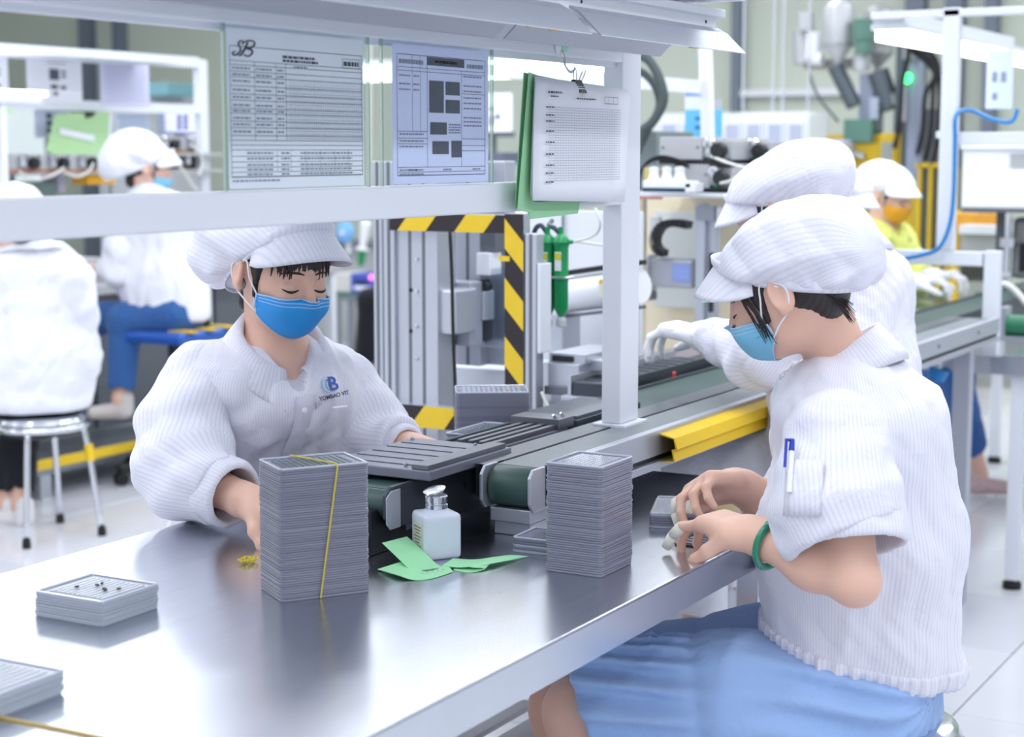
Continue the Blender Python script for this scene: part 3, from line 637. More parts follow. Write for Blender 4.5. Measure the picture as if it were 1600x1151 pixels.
# thin steel plates riding on the belt
t = thing('jig_plate', (2.45, 1.54, .86), 'flat grey metal jig plate lying across the start of the wide conveyor', 'jig')
MB().box((2.30, 1.462, .8595), (2.565, 1.665, .876)).build('plate', M('jig_grey', (130, 132, 146), .4, .5, noise=(14, .06)), t, bevel=.002)
MB().box((2.305, 1.468, .876), (2.555, 1.50, .884)).build('edge_bar', alu_dark, t, bevel=.001)
for k in range(5): MB().box((2.33+k*.045, 1.51, .876), (2.335+k*.045, 1.655, .8775)).build('ridge', alu_dark, t)
for x, y in ((2.32, 1.52), (2.54, 1.52), (2.33, 1.65), (2.54, 1.65)): MB().lathe((x, y, .876), [(.004, 0), (.004, .004), (.002, .006)], n=10).build('pin', chrome, t)
t = thing('jig_plate', (2.76, 1.53, .86), 'slotted steel rail jig on the belt, between plate and short stack', 'jig')
MB().box((2.58, 1.508, .8525), (2.86, 1.60, .866)).build('plate', MATS['jig_grey'], t, bevel=.0015)
for k in range(4): MB().box((2.59, 1.512+k*.022, .866), (2.85, 1.522+k*.022, .876)).build('rail', alu_dark, t, bevel=.001)
MB().box((2.82, 1.505, .866), (2.88, 1.61, .886)).build('end_block', alu_dark, t, bevel=.0015)
for x in (2.83, 2.86): MB().lathe((x, 1.52, .886), [(.005, 0), (.005, .006), (.003, .008)], n=10).build('knob', chrome, t)
t = thing('jig_plate', (3.05, 1.55, .86), 'low dark tray jig on the belt, just left of the white post', 'jig')
MB().box((2.90, 1.508, .8525), (3.18, 1.65, .874)).build('plate', M('jig_dark', (86, 92, 102), .35, .5), t, bevel=.0015)
MB().box((2.91, 1.515, .874), (3.17, 1.56, .880)).build('cover', alu_dark, t, bevel=.001)
# ------------------------------------------------------------------ people
skin = M('skin', (228, 184, 164), .5, sss=.12, noise=(18, .06))
hair_m = M('dark_hair', (34, 26, 28), .45, noise=(90, .3), aniso=(1, 1, .15))
coat_stripe = cloth('striped_white_coat', (228, 228, 238), (217, 216, 231), 150)
coat_plain = cloth('plain_white_coat', (230, 231, 240), None, 1)
cap_stripe = cloth('striped_white_cap', (230, 230, 240), (220, 220, 234), 140, bscale=14, bstr=.3)
cap_plain = cloth('plain_white_cap', (240, 241, 248), None, 1, bscale=14, bstr=.3)
skirt_m = cloth('light_blue_skirt', (156, 186, 232), None, 1, .8, 7, .6)
jeans_m = cloth('blue_denim', (52, 92, 150), None, 1, .85, 14, .6)
black_cloth = cloth('black_cloth', (30, 32, 40), None, 1, .85, 12, .5)
lime_cloth = cloth('lime_yellow_jacket_cloth', (226, 232, 130), None, 1, .8, 10, .5)
mask_blue = M('bright_blue_mask', (40, 150, 226), .6, bump=(160, .12)); mask_pale = M('pale_blue_mask', (126, 194, 226), .6, bump=(160, .12)); mask_orange = M('orange_mask', (232, 164, 40), .6, bump=(160, .12))
mask_edge = M('mask_edging', (176, 206, 238), .6); elastic = M('white_elastic', (236, 238, 244), .7)
glove_m = cloth('white_glove_cloth', (240, 240, 246), None, 1, .85, 40, .3)
lash = M('eyelash', (40, 28, 26), .6)
def facing(deg): a = math.radians(deg); return nrm(-FH*math.cos(a)+RT*math.sin(a))
def s_tor(a, b, ra, rb, l, wide):
    """round cone widened along l"""
    a = V3(a); b = V3(b); l = nrm(l); g = 1-1/wide; sq = lambda q: q-l*((q@l)*g)[..., None] if q.ndim > 1 else q-l*(q@l)*g
    ba = sq(b-a); L2 = ba@ba; m = max(ra, rb)*wide
    def f(P):
        q = P-a; q = q-l*((q@l)*g)[..., None]; t = np.clip(q@ba/L2, 0, 1); return np.linalg.norm(q-t[..., None]*ba, axis=-1)-(ra+(rb-ra)*t)
    return f, np.minimum(a, b)-m, np.maximum(a, b)+m
def folds(amp, sc, seed, ax=None):
    r = np.random.RandomState(seed); A = r.randn(4, 3)*sc; B = r.randn(4, 3)*sc*.6; ph = r.rand(4)*6
    if ax is not None: ax = nrm(ax); A = A-.75*np.outer(A@ax, ax)
    def f(P, d):
        s = 0
        for i in range(4): w = P@A[i]+1.6*np.sin(P@B[i]+ph[i]); s = s+(np.sin(w) if i % 2 else 1.3*(1-2*np.abs(np.sin(w*.7))))
        n = s/4; return (amp*n*np.abs(n)**.3).astype(np.float32)
    return f
def hfr(f, pitch, roll=0):
    """head frame: columns forward, left, up; pitch>0 looks down"""
    f = nrm(f); l = np.cross(UZ, f); p = math.radians(pitch); F2 = f*math.cos(p)-UZ*math.sin(p); U2 = np.cross(F2, l)
    r = math.radians(roll); l2 = l*math.cos(r)+U2*math.sin(r); U2 = np.cross(F2, l2); return np.array([F2, l2, U2]).T
def head_ops(S, o, R, sc, nb, detail=True):
    g = lambda p: o+R@(V3(p)*sc)
    e = lambda c, r, k=.02: S.u(s_ell(g(c), V3(r)*sc, R), k*sc)
    S.u(s_cone(g((-.032, 0, -.030)), nb, .046*sc, .054), .03)
    e((-.014, 0, .036), (.098, .077, .082)); e((.030, 0, -.012), (.064, .063, .086), .03); e((.028, 0, -.056), (.056, .053, .038), .014); e((.068, 0, -.078), (.022, .024, .016), .025)
    if detail:
        S.cut(s_ell(g((.103, .032, .006)), V3((.016, .020, .011))*sc, R), .016*sc); S.cut(s_ell(g((.103, -.032, .006)), V3((.016, .020, .011))*sc, R), .016*sc)
        for s in (1, -1):
            e((.0775, s*.032, .003), (.0135, .016, .0115), .004); e((.080, s*.034, -.030), (.016, .02, .018), .02)
        S.u(s_cone(g((.094, 0, .012)), g((.110, 0, -.021)), .007*sc, .0105*sc), .012*sc); e((.103, .010, -.025), (.010, .009, .008), .008); e((.103, -.010, -.025), (.010, .009, .008), .008)
        e((.092, 0, -.048), (.010, .022, .006), .008); e((.090, 0, -.056), (.010, .019, .006), .008)
    for s in (1, -1):
        Re = R@np.array([[math.cos(.35), -math.sin(.35)*s, 0], [math.sin(.35)*s, math.cos(.35), 0], [0, 0, 1]])
        S.u(s_ell(g((-.014, s*.081, .002)), V3((.020, .010, .033))*sc, Re), .006*sc)
        if detail: S.cut(s_ell(g((-.010, s*.0925, .005)), V3((.0125, .008, .021))*sc, Re), .003*sc); S.u(s_ell(g((-.006, s*.080, -.024)), V3((.008, .005, .010))*sc, Re), .006*sc)
def hand_ops(S, wr, d, pn, side, curl=(.5, .6, .4), sc=1, thumb=(.55, .62, .45), per=None, store=None):
    d = nrm(d); pn = nrm(pn-d*(V3(pn)@d)); w = np.cross(pn, d)*side; wr = V3(wr); R = np.array([d, w, pn]).T   # w: thumb side
    S.u(s_cone(wr-d*.02, wr+d*.02, .026*sc, .025*sc), .02); S.u(s_box(wr+d*.052*sc, V3((.045, .040, .0145))*sc, .0135*sc, R), .02); S.u(s_ell(wr+d*.035*sc+w*.022*sc+pn*.008*sc, V3((.034, .020, .018))*sc, R), .012)
    for i, (off, ln) in enumerate(((.0295, .95), (.0100, 1.06), (-.0100, 1.0), (-.029, .8))):
        cc = per[i] if per else curl; p = wr+d*(.090-.006*abs(i-1.2))*sc+w*off*sc; a = 0; r = .0092*sc
        sp = (off/.03)*.07
        for k, L in enumerate((.042, .026, .022)):
            a += cc[k]; dd = d*math.cos(a)+pn*math.sin(a)+w*sp; q = p+dd*L*ln*sc
            if store is not None: store.append((i, k, p.copy(), q.copy(), r))
            S.u(s_cone(p, q, r, r*.9), .0035 if k else .006); p = q; r *= .9
    p = wr+d*.028*sc+w*.032*sc+pn*.006*sc
    for k, (L, r) in enumerate(((.040, .0125), (.030, .0105), (.022, .009))):
        t = thumb[0]+.25*k; dd = nrm(d*(.75+.2*k)+w*(thumb[1]-.28*k)+pn*(thumb[2]+.12*k)); q = p+dd*L*sc
        if store is not None: store.append((4, k, p.copy(), q.copy(), r))
        S.u(s_cone(p, q, r*sc, r*.9*sc), .008); p = q
def trace_many(S, O, Dv, n=45):
    P = O.copy()
    for _ in range(n): v = S(P.astype(np.float32)); P = P+Dv*(np.clip(v, -.01, .05)*.8)[:, None]
    return P
def face_mask(body, H, o, R, sc, mat, top=-.013, bot=-.099, wide=66, edge=True):
    g = lambda p: o+R@(V3(p)*sc); nu, nv = 27, 15; A = np.zeros((nu, nv, 3)); O = []; Dv = []
    for i in range(nu):
        for j in range(nv):
            u = -1+2*i/(nu-1); v = j/(nv-1); th = math.radians(wide*u)*(1-.12*abs(v-.45)); z = top+(bot-top)*v-.012*abs(u)**1.5*(1 if v < .5 else -1)*(1-abs(2*v-1)*.0)
            z = z*(1-.28*abs(u)**2.2*(1 if v > .4 else .15))
            zz = z if v < .9 else z; d = V3((math.cos(th), math.sin(th)*.95, 0)); O.append(g((0, 0, zz))+R@d*.25); Dv.append(-(R@nrm(d)))
    P = trace_many(H, np.array(O), np.array(Dv)).reshape(nu, nv, 3); rad = np.linalg.norm(P-np.array([[g((0, 0, 0))]]), axis=-1)
    Dd = -np.array(Dv).reshape(nu, nv, 3); ext = .0065+.010*np.outer(np.cos(np.linspace(-1.45, 1.45, nu)), np.sin(np.linspace(.15, 3.0, nv)))
    ext += .0012*np.sin(np.linspace(0, 1, nv)*PI*7)[None]*np.cos(np.linspace(-1.4, 1.4, nu))[:, None]; P = P+Dd*ext[..., None]
    for _ in range(4):
        Q = P.copy(); Q[1:-1, 1:-1] = (P[:-2, 1:-1]+P[2:, 1:-1]+P[1:-1, :-2]+P[1:-1, 2:])/4; P = Q
    m = MB().grid(P).build('face_mask', mat, body, smooth=True, solid=.0016)
    if edge:
        b = MB(); b.tube(P[:, 0], .0016, 6); b.tube(P[:, -1], .0013, 6); b.tube(P[0], .0018, 6); b.tube(P[-1], .0018, 6)
        b.tube(P[1:-1, 1]+Dd[1:-1, 1]*.0006, .0009, 5); b.tube(P[1:-1, 2]+Dd[1:-1, 2]*.0006, .0009, 5); b.build('edging', mask_edge, m, smooth=True)
    for s, c in ((1, -1), (-1, 0)):
        q = [P[c, 0], P[c, -2]]; e1 = g((.008, s*.083, .030)); e2 = g((-.026, s*.088, .012)); e3 = g((-.018, s*.084, -.022))
        b = MB(); b.tube([q[0], (q[0]+e1)/2+R@V3((0, s*.004, 0)), e1, e2, e3, (q[1]*.6+e3*.4)+R@V3((0, s*.004, 0)), q[1]], .0015, 6, sub=5); b.build('ear_loop', elastic, m, smooth=True)
    return m
def bun_cap(body, o, R, sc, mat, puff, cutp, vis=True, h=.004, seed=1, vl=.062, vdrop=28, pleat=.009, amp=.007):
    """soft cap: puff = list of (centre, radii) in head units; cutp = (point, normal) under which the cap ends"""
    g = lambda p: o+R@(V3(p)*sc); S = SDF()
    for c, r in puff: S.u(s_ell(g(c), V3(r)*sc, R), .035)
    L = lambda P: (P-o)@R/sc
    def pl(P, d):
        q = L(P); a = np.arctan2(q[..., 1], q[..., 0]-.02); b_ = np.arctan2(q[..., 1], q[..., 2]+.005); cz = q[..., 2]-(V3(cutp[0])[2]-(q[..., 0]-cutp[0][0])*cutp[1][0]/cutp[1][2])
        return (pleat*(np.abs(np.sin(b_*5.5+.4+6*q[..., 0]))-.5)*np.clip(1-(q[..., 0]+.03)**2*60, 0, 1)+.0045*np.sin(a*21)*np.exp(-(cz/.035)**2)*np.clip(-q[..., 0]*14, 0, 1)).astype(np.float32)
    S.disp(pl).disp(folds(amp, 34, seed, R[:, 0]))
    S.keep((lambda P: -(((P-g(cutp[0]))@(R@nrm(cutp[1])))), None, None), .006)
    S.cut(s_ell(g((-.012, 0, .012)), V3((.094, .074, .088))*sc, R), .003)
    c = S.mesh('cap', h, mat, body, st=lambda P: np.arctan2(((P-o)@R)[:, 1], ((P-o)@R)[:, 2]+.01)*.1, relax=2)
    n = R@nrm(cutp[1]); p0 = g(cutp[0])
    # hem band
    N = 56; A = np.zeros((N, 4, 3)); ts = np.linspace(0, 2*PI, N, endpoint=False)
    for i, t in enumerate(ts):
        q = V3((.103*math.cos(t)-.012, .0835*math.sin(t), 0)); zz = (V3(cutp[0])@nrm(cutp[1])-q[0]*nrm(cutp[1])[0])/nrm(cutp[1])[2]
        for k, (dz, e) in enumerate(((-.006, .985), (.000, 1.02), (.016, 1.035), (.026, 1.0))): A[i, k] = g((q[0]*e, q[1]*e, zz+dz))
    me = MB().grid(A, True).build('cap_band', mat, c, smooth=True, solid=.002); stattr(me, lambda P: ((P-o)@R)[:, 1])
    if vis:
        m_, n_ = 21, 8; A = np.zeros((m_, n_, 3))
        for i in range(m_):
            t = math.radians(-72+144*i/(m_-1)); bx, by = .101*math.cos(t)-.012, .083*math.sin(t); zz = (V3(cutp[0])@nrm(cutp[1])-bx*nrm(cutp[1])[0])/nrm(cutp[1])[2]
            Lg = vl*max(0, math.cos(t*90/74))**.55
            for j in range(n_):
                s = j/(n_-1); A[i, j] = g((bx+Lg*s*math.cos(t*.55)*math.cos(math.radians(vdrop)), by+Lg*s*math.sin(t*.55), zz+.012-.010*s-Lg*s*math.sin(math.radians(vdrop))-.018*math.sin(t)**2*s))
        v = MB().grid(A).build('visor', mat, c, smooth=True, solid=.003); stattr(v, lambda P: ((P-o)@R)[:, 1])
    return c
def stattr(ob, fn):
    me = ob.data; n = len(me.vertices); co = np.empty(n*3, np.float32); me.vertices.foreach_get('co', co); P = co.reshape(-1, 3)+ORG[ob]
    a = me.attributes.new('st', 'FLOAT', 'POINT'); a.data.foreach_set('value', fn(P).astype(np.float32))
def eyes(body, H, o, R, sc):
    g = lambda p: o+R@(V3(p)*sc)
    for s in (1, -1):
        pts = [(.0, s*(.032+.0155*k), -.001-.004*(1-k*k)) for k in np.linspace(-1, 1, 7)]
        O = np.array([g((.15, p[1], p[2])) for p in pts]); P = trace_many(H, O, np.array([-R[:, 0]]*7)); MB().tube(P+R[:, 0]*.0006, [.0008, .002, .0024, .002, .0008], 6).build('eyelashes', lash, body, smooth=True)
        pts = [(.0, s*(.031+.019*k), .026+.004*(1-k*k)-.002*k) for k in np.linspace(-1, 1, 7)]
        O = np.array([g((.15, p[1], p[2])) for p in pts]); P = trace_many(H, O, np.array([-R[:, 0]]*7)); MB().tube(P+R[:, 0]*.0004, [.0012, .0022, .0018, .0008], 6).build('eyebrow', hair_m, body, smooth=True)
def cap_hair(body, o, R, sc, back=True, side=True, h=.004, nape=-.07, fringe=True):
    g = lambda p: o+R@(V3(p)*sc); S = SDF(); S.u(s_ell(g((-.020, 0, .030)), V3((.100, .080, .080))*sc, R), .01)
    if back: S.u(s_ell(g((-.055, 0, .0)), V3((.060, .066, .055))*sc, R), .02); S.u(s_ell(g((-.055, 0, nape)), V3((.026, .040, .03))*sc, R), .02)
    if side:
        for s in (1, -1): S.u(s_cone(g((.028, s*.068, .03)), g((.030, s*.066, -.030)), .013*sc, .006*sc), .01)
    S.cut(s_ell(g((.095, 0, -.02)), V3((.085, .095, .070))*sc, R), .006)
    for s in (1, -1): S.cut(s_ell(g((-.004, s*.09, -.005)), V3((.026, .03, .034))*sc, R), .004)
    S.disp(lambda P, d: (.0010*np.sin(((P-o)@R)[..., 1]*700+((P-o)@R)[..., 0]*300)).astype(np.float32))
    hb = S.mesh('hair', h, hair_m, body)
    if fringe:
        b = MB(); rr = random.Random(2)
        for k in range(64):
            y = -.060+.12*k/63; x = .082*math.sqrt(max(.05, 1-(y/.078)**2)); dy = rr.uniform(-.006, .006); zb = .026+rr.uniform(-.010, .006)
            b.tube([g((x-.012, y, .070)), g((x+.004, y+dy*.5, .050)), g((x+.009, y+dy, zb))], [.004, .0036, .0008], 5, sub=3)
        b.build('fringe', hair_m, hb, smooth=True)
    return hb
def collar(parent, nb, f, up, mat, r0=.066, flap=.055, gap=24, drop=.03, tip=.03):
    """shirt collar: a band round the neck folded over into two pointed flaps"""
    f = nrm(f); up = nrm(up); f = nrm(f-up*(f@up)); l = np.cross(up, f); N = 41; A = np.zeros((N, 7, 3))
    for i in range(N):
        a = math.radians(gap+(360-2*gap)*i/(N-1)); fr = abs(1-2*i/(N-1)); pt = max(0, (fr-.72)/.28)      # fr 1 at the front ends
        dirv = f*math.cos(a)+l*math.sin(a)*1.05; z0 = -drop*fr**1.5
        prof = [(r0, -.01), (r0-.003, .018), (r0+.001, .034), (r0+.008, .036), (r0+.012+.3*flap, .032), (r0+.016+.65*flap, .024-tip*pt*.5), (r0+.020+.95*flap+tip*pt*.3, .016-tip*pt)]
        for k, (r, z) in enumerate(prof): A[i, k] = nb+dirv*(r-.008*(1-fr)*max(0, k-3))+up*(z+z0-.017*(1-fr)*max(0, k-3))
    o = MB().grid(A).build('collar', mat, parent, smooth=True, solid=.0045)
    stattr(o, lambda P: np.arctan2((P-nb)@l, (P-nb)@f)*.09); return o
def sleeve_mesh(parent, pts, rads, mat, h, seed, name='sleeve', amp=.007, end=True, bell=0):
    S = SDF(); pts = [V3(p) for p in pts]
    for i in range(len(pts)-1): S.u(s_cone(pts[i], pts[i+1], rads[i], rads[i+1]), .05)
    ax = nrm(pts[-1]-pts[0]); e = nrm(pts[-1]-pts[-2])
    bd = [nrm(pts[i+1]-pts[i]) for i in range(len(pts)-1)]; el = pts[len(pts)//2]
    def fold(P, d):
        q = P-el; s = q@bd[0]*.5+q@bd[-1]*.5; w = np.exp(-(np.linalg.norm(q, axis=-1)/.13)**2); ph = (q@np.cross(bd[0], [.3, .5, .8]))*30
        return (w*amp*np.sin(s*95+1.5*np.sin(ph))).astype(np.float32)
    S.disp(fold).disp(folds(amp*1.1, 36, seed, ax))
    if end:
        S.keep((lambda P: (P-pts[-1])@e, None, None), .004); S.cut(s_cone(pts[-1]-e*.035, pts[-1]+e*.05, rads[-1]-.006), .003)
    S0 = pts[0]; F0 = frame(bd[0]); F1 = frame(bd[-1], F0[:, 0])
    def st(P):
        t = ((P-el)@nrm(bd[0]+bd[-1])) > 0
        a0 = np.arctan2((P-el)@F0[:, 1], (P-el)@F0[:, 0]); a1 = np.arctan2((P-el)@F1[:, 1], (P-el)@F1[:, 0]); return np.where(t, a1*rads[-1], a0*rads[0])
    return S.mesh(name, h, mat, parent, st=st, relax=2)
def cuff_mesh(parent, a, b, r, mat, h=.004, seed=3):
    a = V3(a); b = V3(b); e = nrm(b-a); S = SDF().u(s_cone(a, b, r, r*.97), .01).disp(folds(.004, 60, seed)); S.keep((lambda P: (P-b)@e, None, None), .012); S.keep((lambda P: -((P-a)@e), None, None), .012)
    S.cut(s_cone(a-e*.05, b+e*.05, r-.014), .006); F0 = frame(e)
    return S.mesh('rolled_cuff', h, mat, parent, st=lambda P: np.arctan2((P-a)@F0[:, 1], (P-a)@F0[:, 0])*r, relax=2)
def jacket_mesh(parent, segs, f, mat, h, seed, extra=(), hem=None, neck=None, amp=.006, hemk=.02, name='coat'):
    """segs: list of (a, b, ra, rb, wide)"""
    f = nrm(f); l = np.cross(UZ, f); S = SDF()
    for a, b, ra, rb, wd in segs: S.u(s_tor(a, b, ra, rb, l, wd), .05)
    for e in extra: S.u(e, .05)
    S.disp(folds(amp*1.35, 26, seed, (0, 0, 1))).disp(folds(amp*.7, 50, seed+9))
    if hem: S.keep((lambda P: (P-V3(hem[0]))@nrm(hem[1]), None, None), hemk)
    if neck is not None: S.cut(neck, .006)
    c = V3(segs[0][0]); o = S.mesh(name, h, mat, parent, st=lambda P: np.arctan2((P-c)@l/1.35, (P-c)@f)*.17, relax=2); return o, S
def shoe(parent, ankle, fwd, mat, L=.23):
    a = V3(ankle); f = nrm(V3(fwd)*(1, 1, 0)); S = SDF(); S.u(s_cone(a-(0, 0, .05), a+f*(L-.09)-(0, 0, .062), .036, .030), .02).u(s_cone(a-f*.02+(0, 0, .0), a-f*.02-(0, 0, .05), .036, .036), .02)
    S.keep((lambda P: a[2]-.088-P[..., 2], None, None), .006); return S.mesh('shoe', .005, mat, parent)
def leg_cloth(parent, hip, knee, ank, r, mat, h=.007, name='trouser_leg', seed=1):
    S = SDF().u(s_cone(hip, knee, r[0], r[1]), .05).u(s_cone(knee, ank, r[1], r[2]), .04).disp(folds(.004, 40, seed))
    e = nrm(V3(ank)-V3(knee)); S.keep((lambda P: (P-V3(ank))@e, None, None), .004); return S.mesh(name, h, mat, parent, relax=2)
J = lambda x, y, D: at(x, y, D=D)
# ---------------------------------------------------------------- woman with the bright blue mask, far side of the table
def woman_a():
    ft = facing(33); fh = facing(41); l = np.cross(UZ, ft)
    R = hfr(fh, 15, -2); o = J(437, 428, 3.02); sc = .95; nb = J(432, 545, 3.07)
    ch = J(428, 620, 3.13); wa = J(425, 790, 3.3); pv = J(415, 960, 3.36)
    shR, elR, wrR, haR = J(312, 592, 3.04), J(283, 738, 2.97), J(394, 786, 2.86), None
    shL, elL, wrL = J(535, 602, 3.24), J(586, 702, 3.20), J(646, 702, 3.12)
    B = SDF(); head_ops(B, o, R, sc, nb); Hd = SDF(); head_ops(Hd, o, R, sc, nb)
    B.u(s_tor(nb-(0, 0, .03), ch, .05, .085, l, 1.5), .04).u(s_tor(ch, wa, .085, .09, l, 1.5), .04).u(s_tor(wa, pv, .09, .11, l, 1.4), .04)
    for sh, el, wr in ((shR, elR, wrR), (shL, elL, wrL)): B.u(s_cone(nb-(0, 0, .05), sh, .05, .05), .03).u(s_cone(sh, el, .046, .038), .03).u(s_cone(el, wr, .040, .026), .03)
    hR = nrm(wrR-elR); hand_ops(B, wrR, nrm(hR*.8+V3((.1, -.35, -.05))), (0, 0, -1), 1, (.25, .35, .25))
    dL = nrm(J(700, 716, 3.05)-wrL); hand_ops(B, wrL, dL, nrm((.15, .1, -1)), -1, (.35, .5, .3))
    for hip, kn, an in ((pv+l*.09, pv+l*.12+ft*.42+(0, 0, .02), pv+l*.12+ft*.40-(0, 0, .36)), (pv-l*.09, pv-l*.12+ft*.42+(0, 0, .02), pv-l*.12+ft*.36-(0, 0, .36))): B.u(s_cone(hip, kn, .075, .055), .03).u(s_cone(kn, an, .052, .035), .03)
    b = B.mesh('person', .003, skin, loc=(pv[0], pv[1], 0), relax=1)
    tag(b, 'person in white striped coat with bright blue mask behind the banded tray stack', 'person')
    cap_hair(b, o, R, sc, h=.0035); eyes(b, Hd, o, R, sc); face_mask(b, Hd, o, R, sc, mask_blue)
    bun_cap(b, o, R, sc, cap_stripe, [((-.005, 0, .066), (.106, .092, .056)), ((-.065, -.010, .052), (.095, .102, .080)), ((-.105, -.045, .012), (.072, .080, .080))], ((.02, 0, .046), (-.85, 0, 1)), seed=4, vl=.072, vdrop=26, h=.0035)
    segs = [(nb-(0, 0, .04), nb-(0, 0, .07), .058, .08, 1.2), (nb-(0, 0, .07), ch, .082, .112, 1.5), (ch, wa, .112, .128, 1.45), (wa, wa+(pv-wa)*.6, .128, .135, 1.4)]
    ex = [s_cone(nb-(0, 0, .065), shR, .050, .060), s_cone(nb-(0, 0, .065), shL, .050, .060)]
    up = nrm(nb-wa)
    jk, S = jacket_mesh(b, segs, ft, coat_stripe, .006, 11, ex, neck=s_cone(nb-(0, 0, .055)+ft*.085, nb+(0, 0, .09)+ft*.02, .012, .080))
    collar(jk, nb+(0, 0, .012)+ft*.012, nrm(ft), nrm((0, 0, 1)+ft*.45), coat_stripe, .066, .030, 13, .050, .032)
    sleeve_mesh(jk, [shR, (shR+elR)/2-l*.010, elR, elR+(wrR-elR)*.62], [.064, .070, .070, .060], coat_stripe, .006, 5)
    cuff_mesh(jk, elR+(wrR-elR)*.42, elR+(wrR-elR)*.78, .060, coat_stripe)
    sleeve_mesh(jk, [shL, (shL+elL)/2, elL, elL+(wrL-elL)*.75], [.064, .066, .064, .050], coat_stripe, .006, 8)
    cuff_mesh(jk, elL+(wrL-elL)*.55, elL+(wrL-elL)*.9, .048, coat_stripe)
    # button placket and hem of the pocket, laid on the cloth
    top = nb-(0, 0, .085)+ft*.3; pl = []
    for k in range(12):
        z = top[2]+.012-.024*k; q = S.trace(V3((nb[0], nb[1], z))+ft*.35+l*.004, -ft); n = S.normal(q); pl.append((q+n*.0025-l*.016, q+n*.003+l*.016))
    A = np.array([[a, c] for a, c in pl]); MB().grid(A).build('placket', coat_stripe, jk, smooth=True, solid=.002)
    for k in (1, 5, 9): q = (A[k, 0]+A[k, 1])/2; MB().lathe(q, [(.0055, 0), (.0055, .002), (.003, .003)], ft, 12).build('button', white_plastic, jk)
    # chest emblem: pale leaf shape beside a blue B, lettering below
    oo = J(516, 602, 2.6); q = S.trace(oo, nrm(oo-CAM)); n = S.normal(q); r = nrm(np.cross(UZ, n)); u = np.cross(n, r); q = q+n*.0035
    blue = M('emblem_blue', (52, 92, 176), .6); pale = M('emblem_pale_blue', (176, 206, 232), .6); navy = M('emblem_navy', (50, 58, 92), .6)
    text('emblem_letter', 'B', .036, q+r*.004-u*.010, r, u, blue, jk, .0006)
    MB().tube([q+r*-.004+u*.012, q-r*.012+u*.010, q-r*.016, q-r*.013-u*.010, q-r*.005-u*.014], [.0012, .0022, .0026, .0022, .001], 6, sub=4).build('emblem_leaf', pale, jk, smooth=True)
    MB().tube([q+r*-.005+u*.006, q-r*.009, q-r*.006-u*.008], [.001, .0018, .001], 6, sub=4).build('emblem_leaf', pale, jk, smooth=True)
    text('emblem_lettering', 'YOMBAO VIT', .0105, q-u*.024, r+u*.12, u, navy, jk, .0002)
    MB().cbox(q-u*.042+r*.006, (.03, .0015, .004), np.array([r, n, u]).T).build('pocket_edge', coat_plain, jk)
    return b
woman_a()
